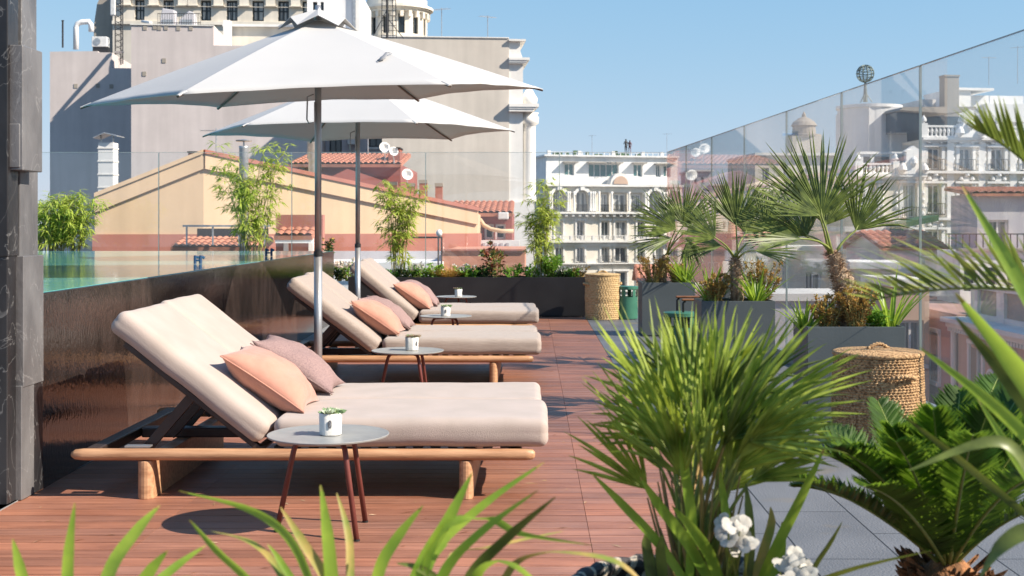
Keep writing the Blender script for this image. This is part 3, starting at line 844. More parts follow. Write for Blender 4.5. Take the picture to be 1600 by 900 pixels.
MB().box(-.21, .22, .055, .555, .33, .359).build('seat_frame', M_blackpl, ch)

# ================================================================ plants
Zv = Vector((0, 0, 1))
def strip(mb, pts, ws, side, fold=.25):
    """a folded leaf blade: pts centre line, ws half widths, side = sideways direction"""
    vs = []; fs = []
    n = len(pts)
    for i, p in enumerate(pts):
        a = pts[max(0, i-1)]; b = pts[min(n-1, i+1)]
        t = (b-a).normalized(); s_ = (side-t*side.dot(t)).normalized(); nn = s_.cross(t)
        w = ws[i]
        vs += [p-s_*w+nn*w*fold, p, p+s_*w+nn*w*fold]
    for i in range(n-1):
        k = i*3
        fs += [(k, k+1, k+4, k+3), (k+1, k+2, k+5, k+4)]
    mb.add(vs, fs)
def fan_blades(mb, hub, d, nrm, L, spread, nb, w, rr, droop=.12, cup=.2, short=.25):
    d = d.normalized(); nrm = (nrm-d*nrm.dot(d)).normalized(); s_ = d.cross(nrm)
    for k in range(nb):
        q = (k+.5)/nb*2-1
        a = q*spread/2+rr.uniform(-.02, .02)
        dr = d*math.cos(a)+s_*math.sin(a)
        Lk = L*(1-short*abs(q)**1.5)*rr.uniform(.9, 1.04)
        dr = (dr+nrm*(cup*abs(q)**1.5+rr.uniform(-.05, .05))).normalized()
        sd = nrm.cross(dr).normalized()
        dk = droop*rr.uniform(.5, 1.5)
        ts = (.02, .2, .45, .7, .88, 1)
        tipb = s_*rr.uniform(-.06, .06)
        kink = rr.uniform(.15, .5) if rr.random() < .14 else 0
        pts = [hub+dr*(Lk*t)-Zv*(dk*Lk*t**3)+tipb*Lk*t*t-Zv*kink*Lk*max(0, t-.62) for t in ts]
        w0 = w*rr.uniform(.85, 1.1)
        strip(mb, pts, [w0*.15, w0*.75, w0, w0*.8, w0*.4, w0*.03], sd, .7)
def frond_fan(parent, base, hub, d, nrm, L, spread, nb, w, m, rr, mpet, pr=.008, **k):
    """one fan leaf = part, its stalk = sub-part"""
    o = parent.location
    mb = MB(); fan_blades(mb, hub-o, d, nrm, L, R(spread), nb, w, rr, **k)
    f = mb.build('palm_leaf', m, parent)
    b, h = base-o, hub-o
    mid = b.lerp(h, .5)+Zv*.08*(h-b).length
    pts = [b, b.lerp(mid, .55)+(mid-b.lerp(h, .5))*.25, mid, mid.lerp(h, .5)+Zv*.012*(h-b).length, h, h+d.normalized()*L*.08]
    MB().tube(pts, [pr*1.6, pr*1.2, pr, pr*.9, pr*.8, pr*.3], 6).build('leaf_stalk', mpet, f, smooth=True)
def hairy_trunk(parent, pts, rs, rr, m=None, nf=260, fl=.05):
    m = m or M_bark
    o = parent.location
    pts = [p-o for p in pts]
    # denser path with knobbly radius
    q = []; rq = []
    for i in range(len(pts)-1):
        for k in range(8):
            t = k/8; q.append(pts[i].lerp(pts[i+1], t)); rq.append((rs[i]*(1-t)+rs[i+1]*t)*(1+.10*math.sin(len(q)*2.3)))
    q.append(pts[-1]); rq.append(rs[-1])
    mb = MB().tube(q, rq, 14)
    for k in range(nf):
        i = rr.randrange(len(q)-1); c = q[i]; a = rr.random()*6.28
        out = Vector((math.cos(a), math.sin(a), 0)); c0 = c+out*rq[i]*.93
        d = (out*rr.uniform(.2, 1)+Zv*rr.uniform(-.6, 1)+out.cross(Zv)*rr.uniform(-.8, .8)).normalized()
        s_ = d.cross(out+Zv*.01+Vector((.01, .02, 0))).normalized()*.0022
        L = fl*rr.uniform(.4, 1.2)
        mb.add([c0-s_*1.6, c0+s_*1.6, c0+d*L+s_*.3], [(0, 1, 2)])
    return mb.build('trunk', m, parent, smooth=True)

# ---- windmill palm in the nearest planter
rr = random.Random(5)
gp = 'fan palms in the grey box planters'
d0 = 9.38
t = thing('palm', 'tall fan palm with a leaning fibrous trunk in the nearest grey box planter', 'palm tree', P(1327, 505, d0), 0, gp)
crown = P(1300, 392, d0)
hairy_trunk(t, [P(1327, 512, d0), P(1330, 470, d0), P(1318, 440, d0), P(1308, 418, d0), crown], [.085, .105, .075, .05, .035], rr, nf=1500, fl=.06)
def dirpx(a, dep=0.0):      # direction on the picture plane, a degrees clockwise from up, dep > 0 points away
    return Vector((math.sin(R(a)), dep, math.cos(R(a)))).normalized()
tocam = Vector((.25, -1, .1))
for hx, hy, dd, a, dep, L, sp, nb, nrm in [
    (1284, 338, 9.35, -4, .15, .66, 118, 34, Vector((.2, -1, .15))),
    (1280, 337, 9.22, -62, -.1, .60, 90, 26, Vector((.1, -.75, .9))),
    (1251, 373, 9.1, -83, -.2, .52, 95, 24, Vector((-.1, -.6, 1))),
    (1337, 360, 9.45, 28, .1, .52, 105, 20, Vector((.2, -1, .1))),
    (1262, 368, 9.7, -40, .4, .55, 130, 26, Vector((-.3, -.6, .8))),
    (1290, 352, 9.6, 8, .5, .50, 120, 24, Vector((.1, -1, .4)))]:
    frond_fan(t, crown+Vector((rr.uniform(-.03, .03), rr.uniform(-.03, .03), -.02)), P(hx, hy, dd), dirpx(a, dep), nrm, L*1.05, sp, int(nb*1.1), .0088, M_fan, rr, M_petiole, .008, droop=.04, short=.1)

# ---- palm in the middle planter
d0 = 12.55
t = thing('palm', 'shorter fan palm with drooping fans in the middle grey box planter', 'palm tree', P(1152, 470, d0), 0, gp)
crown = P(1148, 402, d0)
hairy_trunk(t, [P(1152, 474, d0), P(1153, 440, d0), P(1150, 420, d0), crown], [.06, .075, .06, .035], rr, nf=900, fl=.05)
for hx, hy, dd, a, dep, L, sp, nb, nrm in [
    (1150, 352, 12.5, 5, .1, .62, 120, 32, Vector((.1, -1, .2))),
    (1195, 360, 12.4, 42, .1, .52, 120, 26, Vector((.2, -.9, .5))),
    (1118, 372, 12.3, -50, -.1, .56, 120, 28, Vector((-.1, -.7, .8))),
    (1180, 392, 12.2, 88, -.1, .45, 120, 22, Vector((.2, -.5, 1))),
    (1128, 384, 12.8, -95, .2, .48, 110, 24, Vector((0, -.5, 1))),
    (1165, 365, 12.9, 20, .5, .6, 130, 26, Vector((.1, -1, .4)))]:
    frond_fan(t, crown+Vector((rr.uniform(-.03, .03), rr.uniform(-.03, .03), -.02)), P(hx, hy, dd), dirpx(a, dep), nrm, L, sp, int(nb*1.1), .0098, M_fan, rr, M_petiole, .008, droop=.06, short=.12)

# ---- palm in the farthest planter
d0 = 16.7
t = thing('palm', 'fan palm with broad fans leaning right in the farthest grey box planter', 'palm tree', P(1037, 441, d0), 0, gp)
crown = P(1040, 398, d0)
hairy_trunk(t, [P(1035, 445, d0), P(1036, 425, d0), P(1038, 410, d0), crown], [.05, .055, .05, .04], rr, nf=200)
for hx, hy, dd, a, dep, L, sp, nb, nrm in [
    (1056, 358, 16.5, -58, -.1, .72, 115, 34, Vector((-.1, -.8, .7))),
    (1068, 352, 16.6, 12, .1, .62, 130, 32, Vector((.1, -1, .3))),
    (1072, 362, 16.4, 75, -.1, .55, 110, 26, Vector((.1, -.6, .9))),
    (1050, 372, 16.3, -100, -.2, .6, 90, 26, Vector((0, -.6, 1))),
    (1075, 375, 16.7, 165, -.2, .4, 80, 18, Vector((0, -1, .1)))]:
    frond_fan(t, crown+Vector((rr.uniform(-.03, .03), rr.uniform(-.03, .03), -.02)), P(hx, hy, dd), dirpx(a, dep), nrm, L, sp, int(nb*1.15), .0115, M_fan, rr, M_petiole, .009, droop=.06, short=.12)

# ---- small planting at the feet of the palms and in the long planter
def clump_grass(name, label, cat, base, h, rad, n, w, m, rr, lean=.6, curve=.5, grp=None, extra=None, eb=None):
    t = thing(name, label, cat, base, 0, grp)
    mb = MB()
    for k in range(n):
        a = rr.random()*6.28; q = rad*.35*math.sqrt(rr.random())
        p0 = Vector((q*math.cos(a), q*math.sin(a), -.02))
        an = a+rr.uniform(-.6, .6); out = Vector((math.cos(an), math.sin(an), 0))
        L = h*rr.uniform(.6, 1.1); ln = lean*rr.uniform(.2, 1.1); cv = curve*rr.uniform(.3, 1.3)
        pts = [p0+(out*ln*t_+Zv*t_*(1-.25*ln)-Zv*cv*t_**2.5*.5+out*cv*t_*t_*.4)*L for t_ in (0, .25, .5, .75, 1)]
        sd = out.cross(Zv)+Vector((rr.uniform(-.3, .3), rr.uniform(-.3, .3), 0))
        strip(mb, pts, [w*.6, w, w*.95, w*.6, w*.05], sd, .35)
    mb.build('leaves', m, t)
    if extra: extra(t)
    return t
def tiny_leaves(mb, pts_fn, n, l, w, rr, up=.5, hang=0):
    for k in range(n):
        p, out = pts_fn()
        d = (Vector((rr.uniform(-1, 1), rr.uniform(-1, 1), rr.uniform(-.6, 1)*up-hang))+out*.8).normalized()
        s_ = d.cross(Vector((rr.uniform(-1, 1), rr.uniform(-1, 1), rr.uniform(-1, 1)))).normalized()
        L = l*rr.uniform(.6, 1.25); W = w*rr.uniform(.7, 1.2); nn = s_.cross(d)*W*.5
        mb.add([p, p+d*L*.4+s_*W+nn, p+d*L, p+d*L*.4-s_*W+nn], [(0, 1, 2), (0, 2, 3)])
def shrub(name, label, cat, base, h, rad, nst, nl, l, w, m, mst, rr, grp=None, flare=1.0, ml2=None, tipfrac=.0, hang=0, bottom=.1):
    """stems with leaves along them"""
    t = thing(name, label, cat, base, 0, grp)
    mb = MB(); ms = MB(); m2 = MB()
    stems = []
    for k in range(nst):
        a = rr.random()*6.28; r0 = rad*.25*rr.random(); r1 = rad*math.sqrt(rr.random())*flare
        p0 = Vector((r0*math.cos(a), r0*math.sin(a), -.03))
        H = h*rr.uniform(.55, 1.0)
        p3 = Vector((r1*math.cos(a), r1*math.sin(a), H))
        p1 = p0.lerp(p3, .35)+Zv*H*.1; p2 = p0.lerp(p3, .7)+Zv*H*.08
        st = [p0, p1, p2, p3]; stems.append(st)
        ms.tube(st, [.006, .005, .004, .002], 5)
    def f():
        st = rr.choice(stems); u = bottom+(1-bottom)*rr.random()**.8; q = min(2.999, u*3); i = int(q)
        p = st[i].lerp(st[i+1], q-i); out = Vector((p.x, p.y, 0)); out = out.normalized() if out.length > .01 else Vector((1, 0, 0))
        return p+Vector((rr.gauss(0, l*.3), rr.gauss(0, l*.3), rr.gauss(0, l*.2))), out
    tiny_leaves(mb, f, int(nl*(1-tipfrac)), l, w, rr, hang=hang)
    ms.build('stems', mst, t)
    mb.build('leaves', m, t)
    if ml2:
        def g():
            st = rr.choice(stems); return st[3].lerp(st[2], rr.random()*.35)+Vector((rr.gauss(0, l*.3), rr.gauss(0, l*.3), rr.gauss(0, l*.2))), Vector((0, 0, 1))
        tiny_leaves(m2, g, max(30, int(nl*tipfrac)), l, w, rr)
        m2.build('flowers' if 'petal' in ml2.name else 'young_leaves', ml2, t)
    return t
def bamboo(label, base, h, rad, ncu, nl, rr, lean=(0, 0), grp='bamboos along the back parapet'):
    t = thing('bamboo', label, 'bamboo', base, 0, grp)
    ms = MB(); mb = MB(); cs = []
    for k in range(ncu):
        a = rr.random()*6.28; q = rad*.45*rr.random(); q1 = rad*math.sqrt(rr.random())
        H = h*rr.uniform(.55, 1)
        p0 = Vector((q*math.cos(a), q*math.sin(a)*.5, -.03)); p3 = Vector((q1*math.cos(a)+lean[0]*H, q1*math.sin(a)*.5, H))
        pts = [p0.lerp(p3, u)+Vector((0, 0, .05*H*math.sin(u*math.pi))) for u in (0, .25, .5, .75, 1)]
        pts[-1] += Vector((.10*math.cos(a), 0, -.04))
        cs.append(pts); ms.tube(pts, [.008, .007, .006, .004, .0015], 5)
    # side twigs carry bunches of hanging narrow leaves
    for k in range(nl//9):
        st = rr.choice(cs); u = .15+.85*rr.random()**.75; q = min(3.999, u*4); i = int(q)
        p = st[i].lerp(st[i+1], q-i)
        an = rr.random()*6.28; tw = Vector((math.cos(an), math.sin(an)*.7, rr.uniform(.1, .7))).normalized()*rr.uniform(.06, .22)
        ms.tube([p, p+tw], [.002, .001], 3, cap=False)
        for j in range(7):
            b = p+tw*rr.uniform(.4, 1); a2 = an+rr.uniform(-1.4, 1.4)
            d = Vector((math.cos(a2), math.sin(a2)*.8, rr.uniform(-.9, .35))).normalized()
            s_ = d.cross(Vector((rr.uniform(-.5, .5), rr.uniform(-.5, .5), 1))).normalized()
            L = rr.uniform(.10, .17); W = L*.08
            mb.add([b, b+d*L*.4+s_*W, b+d*L*.5-Zv*L*.04, b+d*L*.4-s_*W, b+d*L-Zv*L*.15], [(0, 1, 2), (0, 2, 3), (1, 4, 2), (2, 4, 3)])
    ms.build('culms', M_culm, t); mb.build('leaves', M_bamboo, t)
    return t
rr = random.Random(11)
bamboo('dense bamboo behind the pool, right beside the stone pillar', P(78, 396, 19.2), 1.05, .42, 26, 3600, rr)
bamboo('lower bamboo behind the pool, leaning right of the densest one', P(118, 396, 19.25), .82, .26, 14, 1500, rr, (.15, 0))
bamboo('tall loose bamboo behind the pool, in front of the flue pipe', P(392, 396, 19.2), 1.7, .52, 20, 3300, rr)
bamboo('yellow-green bamboo in the long planter, behind the farthest daybed', P(622, 436, 20.3), 1.62, .24, 16, 2400, rr)
bamboo('tall thin bamboo near the right end of the long planter', P(846, 436, 20.3), 1.68, .24, 14, 2100, rr, (-.03, 0))

PZt = .575
def lp(px): return (PX(px, 20.3), 20.3, PZt)
shrub('shrub', 'small dark glossy shrub at the left end of the long planter, beside the first pole', 'shrub', lp(512), .66, .10, 9, 420, .06, .017, M_darkleaf, M_culm, rr, 'shrubs in the long black planter', ml2=M_orange, tipfrac=.15)
shrub('flowering_shrub', 'low shrub with masses of pale pink flowers beside the dark shrub', 'flowering shrub', lp(545), .30, .24, 22, 380, .05, .02, M_bright, M_culm, rr, 'shrubs in the long black planter', ml2=M_pink_fl, tipfrac=.65)
clump_grass('ornamental_grass', 'orange feathery grass in the middle of the long planter', 'ornamental grass', lp(703), .34, .22, 320, .004, M_orange, rr, 1.0, .7)
shrub('shrub', 'low bright green shrub between the orange grass and the red-tipped shrub', 'shrub', lp(735), .18, .22, 20, 500, .05, .018, M_bright, M_culm, rr, 'shrubs in the long black planter')
shrub('shrub', 'airy shrub with red tipped leaves in the long planter', 'shrub', lp(777), .60, .26, 11, 380, .075, .020, M_redleaf, M_culm, rr, 'shrubs in the long black planter', ml2=M_redleaf, tipfrac=.3)
shrub('shrub', 'bright green bushy shrub at the foot of the tall thin bamboo', 'shrub', lp(862), .38, .20, 34, 1500, .05, .009, M_bright, M_culm, rr, 'shrubs in the long black planter')
shrub('flowering_shrub', 'low white flowering plant at the foot of the yellow-green bamboo', 'flowering shrub', lp(655), .24, .24, 22, 500, .05, .018, M_bright, M_culm, rr, 'shrubs in the long black planter', ml2=M_white_fl, tipfrac=.3)
shrub('flowering_shrub', 'tan and white flowering plant behind the pale straw basket', 'flowering shrub', lp(905), .22, .18, 20, 360, .04, .014, M_bronze, M_culm, rr, 'shrubs in the long black planter', ml2=M_white_fl, tipfrac=.3)
clump_grass('strappy_plant', 'green low foliage under the pale pink flowers, left part of the long planter', 'leafy plant', lp(590), .2, .3, 160, .008, M_bright, rr, .8, .6)

for k_, (px_, w_) in enumerate(((530, .14), (570, .16), (612, .2), (640, .2), (680, .16), (725, .2), (755, .16), (800, .2), (830, .2), (880, .16), (896, .12))):
    shrub('low_plant', ['small leafy plant in the long planter, %s' % q for q in ('left of the pink flowers', 'right of the pink flowers', 'left foot of the yellow-green bamboo', 'right foot of the yellow-green bamboo',
          'left of the orange grass', 'right of the orange grass', 'left of the red tipped shrub', 'right of the red tipped shrub', 'left foot of the tall thin bamboo', 'right of the bright bushy shrub', 'beside the straw basket')][k_],
          'leafy plant', lp(px_), rr.uniform(.16, .26), w_, 18, 420, .045, .016, M_bright if k_ % 3 else M_darkleaf, M_culm, rr, 'low plants along the rim of the long planter', ml2=M_white_fl if k_ % 4 == 1 else None, tipfrac=.2 if k_ % 4 == 1 else 0)
def in_box(k, px, dy=.25):
    d, h = {1: (9.12, .645), 2: (12.3, .645), 3: (16.4, .645)}[k]
    d += dy
    return (PX(px, d), d, h)
def agave(label, base, h, n, w, m, rr, grp='strap-leaved plants in the grey planters'):
    return clump_grass('strappy_plant', label, 'leafy plant', base, h*1.2, .06, int(n*1.3), w, m, rr, .75, .35, grp)
def bronze(label, base, h, rad, n, rr, m=None):
    return shrub('bronze_shrub', label, 'shrub', base, h*1.15, rad*1.15, 34, int(n*1.4), .028, .008, m or M_bronze, M_culm, rr, 'bronze fine-leaved shrubs in the grey planters', ml2=M_orange, tipfrac=.3)
agave('green strap-leaved plant at the left corner of the nearest grey planter', in_box(1, 1257, .2), .27, 26, .011, M_strap, rr)
bronze('bronze shrub left of the trunk in the nearest grey planter', in_box(1, 1292, .14), .22, .13, 900, rr)
bronze('bronze shrub hugging the trunk in the nearest grey planter', in_box(1, 1338, .08), .30, .12, 1100, rr)
shrub('shrub', 'low leafy green plant right of the trunk in the nearest grey planter', 'shrub', in_box(1, 1372, .2), .16, .12, 16, 420, .04, .013, M_bright, M_culm, rr)
agave('upright green strap-leaved plant at the right end of the nearest grey planter', in_box(1, 1392, .22), .46, 24, .012, M_strap, rr)
bronze('bronze shrub at the left end of the middle grey planter', in_box(2, 1118, .15), .26, .15, 1000, rr)
agave('large strap-leaved plant behind the bronze shrub of the middle grey planter', in_box(2, 1110, .35), .42, 24, .014, M_strap, rr)
agave('strap-leaved plant right of the trunk in the middle grey planter', in_box(2, 1182, .2), .38, 30, .013, M_strap, rr)
bronze('olive bronze shrub behind the trunk in the middle grey planter', in_box(2, 1190, .45), .36, .17, 1000, rr)
bronze('bronze shrub at the left end of the farthest grey planter', in_box(3, 1020, .15), .33, .19, 1200, rr)
agave('strap-leaved plant at the right end of the farthest grey planter', in_box(3, 1072, .2), .44, 26, .016, M_strap, rr)
bronze('olive shrub beside the strap leaves in the farthest grey planter', in_box(3, 1058, .3), .24, .15, 600, rr)

# ================================================================ foreground
# ---- potted young fan palm in a striped woven pot
rr = random.Random(23)
dp = 3.0
pot = thing('woven_pot', 'dark and cream striped woven plant pot at the bottom edge of the photo', 'plant pot', (PX(1085, dp), dp+.03, 0))
M_weave = mat('striped_weave', (.6, .5, .38), (.05, .045, .045), 60, .8, .5, 90)
n, l, b = nodes_of(M_weave)
tcn = n.new('ShaderNodeTexCoord'); sp = n.new('ShaderNodeSeparateXYZ'); l.new(tcn.outputs['Object'], sp.inputs[0])
at = math_n('ARCTAN2', sp.outputs[1], sp.outputs[0])
sn = math_n('SINE', math_n('ADD', math_n('MULTIPLY', at, 34), math_n('MULTIPLY', sp.outputs[2], 60)))
r_ = n.new('ShaderNodeValToRGB'); r_.color_ramp.elements[0].position = .35; r_.color_ramp.elements[0].color = (.05, .045, .045, 1); r_.color_ramp.elements[1].position = .55; r_.color_ramp.elements[1].color = (.42, .36, .28, 1)
l.new(sn, r_.inputs[0]); l.new(r_.outputs[0], b.inputs['Base Color'])
ro = .285
pr = [(.2, 0), (.24, .02), (.27, .15), (.29, .35), (.292, .52)]
MB().lathe([(.01, 0)]+pr+[(.268, .52), (.26, .45)], 90, rip=lambda j, a: .004*math.sin(45*a) if j > 1 else 0, cap=False).build('body', M_weave, pot, smooth=True)
pts = [((ro-.003)*math.cos(k*math.pi/40), (ro-.003)*math.sin(k*math.pi/40), .535) for k in range(81)]
MB().tube(pts, [.022+.004*math.sin(k*2.1) for k in range(81)], 10, cap=False).build('braided_rim', M_weave, pot, smooth=True)
vs = [(q*math.cos(a*.2618), q*math.sin(a*.2618), .5+.012*math.sin(a*3+q*40)) for q in (.001, .09, .18, .262) for a in range(24)]
MB().add(vs, [(r*24+a, r*24+(a+1) % 24, (r+1)*24+(a+1) % 24, (r+1)*24+a) for r in range(3) for a in range(24)]).build('soil', M_soil, pot, smooth=True)

t = thing('palm', 'bushy bright green young fan palm in the striped woven pot', 'palm tree', (PX(1090, dp), dp+.02, .5))
base = P(1090, 905, dp)
fans = [(1042, 655, 3.0, -32, -.1, 225, 62), (1078, 650, 2.95, -14, 0, 205, 60), (1112, 655, 3.0, 8, .1, 205, 60), (1150, 655, 3.0, 34, 0, 215, 62),
        (1172, 660, 2.95, 54, -.1, 205, 55), (1165, 690, 2.85, 68, -.2, 160, 60), (1012, 765, 2.95, -42, -.1, 165, 50), (1062, 700, 2.85, -22, -.3, 160, 80),
        (1130, 700, 2.85, 16, -.3, 160, 80), (1085, 630, 3.2, -6, .2, 165, 75), (1135, 630, 3.2, 40, .2, 190, 65), (1045, 640, 3.2, -28, .2, 165, 65),
        (1172, 752, 2.9, 60, 0, 130, 55), (1100, 690, 3.1, -2, .4, 190, 85), (1165, 640, 3.25, 58, .1, 180, 50), (1020, 690, 3.05, -44, .1, 165, 50),
        (1035, 735, 2.95, -38, 0, 165, 70), (1065, 745, 2.85, -20, -.3, 170, 70), (1105, 750, 2.9, 4, -.3, 180, 80), (1140, 740, 2.9, 28, -.2, 180, 70), (1168, 725, 2.95, 48, -.1, 165, 60), (1085, 760, 3.1, -8, .3, 170, 90), (1125, 770, 3.05, 40, .1, 165, 60), (1050, 690, 3.05, -62, 0, 150, 50), (1185, 690, 3.05, 74, .1, 130, 50), (1095, 650, 3.05, 0, 0, 165, 60), (1060, 640, 3.1, -18, .1, 160, 50), (1190, 650, 3.1, 62, .1, 200, 45), (1130, 690, 2.9, 46, -.2, 190, 50), (1050, 700, 2.95, -50, -.1, 150, 50), (1095, 720, 2.8, -8, -.2, 150, 60), (1150, 720, 2.85, 30, -.2, 150, 60), (1080, 610, 3.15, -24, .1, 140, 60), (1120, 610, 3.1, 20, .1, 150, 60), (1110, 670, 3.05, 26, -.4, 180, 70), (1065, 690, 3.1, -36, .3, 180, 60)]
for (hx, hy, dd, a, dep, Lp, sp_) in fans:
    L = Lp*dd/F
    nrm = Vector((math.cos(R(a))*rr.uniform(-1.6, 1.6), -1, -math.sin(R(a))*.5+rr.uniform(-.5, 1.3)))
    nb_ = int(sp_/5.2)
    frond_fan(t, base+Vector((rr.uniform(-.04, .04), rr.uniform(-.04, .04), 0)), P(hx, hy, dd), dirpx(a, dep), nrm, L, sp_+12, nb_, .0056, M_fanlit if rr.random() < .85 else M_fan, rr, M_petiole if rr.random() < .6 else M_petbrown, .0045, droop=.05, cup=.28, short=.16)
mb = MB()
for k in range(40):
    a = rr.random()*6.28; q = .06*math.sqrt(rr.random()); L = rr.uniform(.08, .3)
    p0 = base-t.location+Vector((q*math.cos(a), q*math.sin(a), -.03)); p1 = p0+Vector((math.cos(a)*.06, math.sin(a)*.06, L))
    mb.tube([p0, p1], [.005, .002], 5)
mb.build('old_stubs', M_petbrown, t)

def strap_plant(label, base, leaves, rr, m=M_strap, wpx=15, dry=(), grp=None, name='strappy_plant'):
    """leaves: pixel polylines with depth, root first"""
    t = thing(name, label, 'leafy plant', tuple(base), 0, grp)
    for idx, (pp, w, d0, d1, kind) in enumerate(leaves):
        q = [P(x, y, d0+(d1-d0)*i/(len(pp)-1)) for i, (x, y) in enumerate(pp)]
        # Catmull-Rom through the points
        pts = []
        for i in range(len(q)-1):
            a = q[max(0, i-1)]; b_ = q[i]; c = q[i+1]; e = q[min(len(q)-1, i+2)]
            for k in range(6):
                u = k/6
                pts.append(.5*((2*b_)+(c-a)*u+(2*a-5*b_+4*c-e)*u*u+(3*b_-a-3*c+e)*u**3))
        pts.append(q[-1])
        n_ = len(pts); ww = w*1.25*d0/F/2
        ws = [ww*(.75+.25*math.sin(math.pi*min(1, i/(n_-1)*1.25)))*(1 if i/(n_-1) < .72 else max(.05, (1-i/(n_-1))/.28)**.75) for i in range(n_)]
        mb = MB()
        sd = Vector((1, .35*rr.uniform(-1, 1), 0)) if abs(q[-1].x-q[0].x) < abs(q[-1].z-q[0].z)*2.2 else Vector((0.35, rr.uniform(.3, .6), .8))
        strip(mb, [p-Vector(base) for p in pts], ws, sd, .3)
        o = mb.build('leaf', {0: m, 1: M_strapdry, 2: M_fan}[kind], t, smooth=True)
        if kind == 0:
            # yellowed tip
            mb = MB(); e = n_-1
            strip(mb, [p-Vector(base)+(-Vector((0, .0012, 0))) for p in pts[e-1:]], [a_*1.08 for a_ in ws[e-1:]], sd, .3)
            mb.build('dry_tip', M_strapdry, o)
    return t
strap_plant('agapanthus-like strap leaves in the striped woven pot, among white flowers', (PX(1150, 2.9), 2.9, .49), [
    ([(1085, 930), (1030, 850), (975, 790), (925, 740)], 12, 2.9, 2.85, 0), ([(1120, 930), (1075, 850), (1030, 790), (1000, 745)], 14, 2.9, 2.8, 0),
    ([(1075, 920), (1080, 820), (1070, 740), (1062, 676)], 14, 2.9, 2.8, 0), ([(1150, 930), (1140, 850), (1130, 780), (1124, 733)], 12, 2.9, 2.85, 0),
    ([(1180, 930), (1210, 860), (1250, 780), (1288, 700)], 13, 2.9, 2.75, 0), ([(1165, 930), (1172, 860), (1170, 800), (1165, 755)], 12, 2.9, 2.9, 2),
    ([(1170, 930), (1190, 870), (1205, 820), (1204, 792)], 12, 2.9, 2.9, 1), ([(1130, 930), (1110, 870), (1085, 830), (1050, 790)], 15, 2.9, 2.75, 0),
    ([(1190, 930), (1215, 880), (1222, 850), (1222, 815)], 12, 2.9, 2.9, 0), ([(1250, 930), (1275, 880), (1295, 850), (1316, 815)], 8, 2.9, 2.7, 2),
    ([(1200, 925), (1250, 915), (1340, 885), (1455, 860)], 10, 2.9, 2.5, 2), ([(1020, 930), (1015, 880), (1010, 850), (1012, 826)], 14, 2.9, 2.9, 2),
    ([(1035, 930), (1035, 890), (1032, 860), (1036, 835)], 14, 2.9, 2.85, 2)], rr)
# white flowers in the pot
for lab, fx, fy, nf in (('white flower cluster in the striped pot, upper one beside the strap leaves', 1152, 840, 15), ('white flower cluster at the right rim of the striped pot', 1242, 890, 16)):
    t = thing('flowering_plant', lab, 'flowers', (PX(fx, 2.95), 2.98, .5), 0, 'white flowers in the striped pot')
    for k in range(nf):
        c = P(fx+rr.uniform(-26, 26), fy+rr.uniform(-26, 20), 2.78+rr.uniform(-.06, .08))-t.location
        mb = MB(); ax = Vector((rr.uniform(-.6, .6), -.7, rr.uniform(.1, .9))).normalized(); u = ax.orthogonal().normalized(); w_ = ax.cross(u)
        for j in range(5):
            a = j*1.2566+rr.random()*.3; dr = u*math.cos(a)+w_*math.sin(a); sd = u*-math.sin(a)+w_*math.cos(a)
            L = rr.uniform(.013, .024)
            pts = [c+dr*L*q+ax*(L*.5*q*(1-q*.7)) for q in (0, .3, .65, .9, 1.05)]
            strip(mb, pts, [L*.1, L*.38, L*.55, L*.42, L*.12], sd, rr.uniform(-.1, .3))
        fl = mb.build('blossom', M_white_fl, t, smooth=True)
        MB().tube([Vector((0, 0, -.01)), c*.5-ax*.03, c-ax*.005], [.003, .003, .002], 5).build('stem', M_petiole, fl)

# ---- sago palm at the right bottom
rr = random.Random(31)
ds_ = 3.35
sg = thing('sago_palm', 'dark green sago palm with shaggy orange-brown trunk at the lower right', 'palm tree', (PX(1482, ds_), ds_, 0.30))
cz = P(1482, 893, ds_)-sg.location
mb = MB()
mb.tube([Vector((0, 0, 0)), Vector((0, 0, .1)), cz*.9, cz+Vector((0, 0, .03))], [.085, .10, .09, .04], 16)
for k in range(300):
    u = rr.random(); a = rr.random()*6.28; z = u*cz.z*1.05; r0 = .088
    out = Vector((math.cos(a), math.sin(a), 0)); p = out*r0+Vector((0, 0, z)); d = (out*.8+Zv*rr.uniform(.3, 1.3)).normalized(); s_ = out.cross(Zv)*.009
    L = rr.uniform(.03, .075)
    mb.add([p-s_-out*.02, p+s_-out*.02, p+d*L+s_*.35, p+d*L-s_*.35, p+d*L*.6+out*.012], [(0, 1, 4), (1, 2, 4), (2, 3, 4), (3, 0, 4)])
mb.build('trunk', M_sagobark, sg, smooth=False)
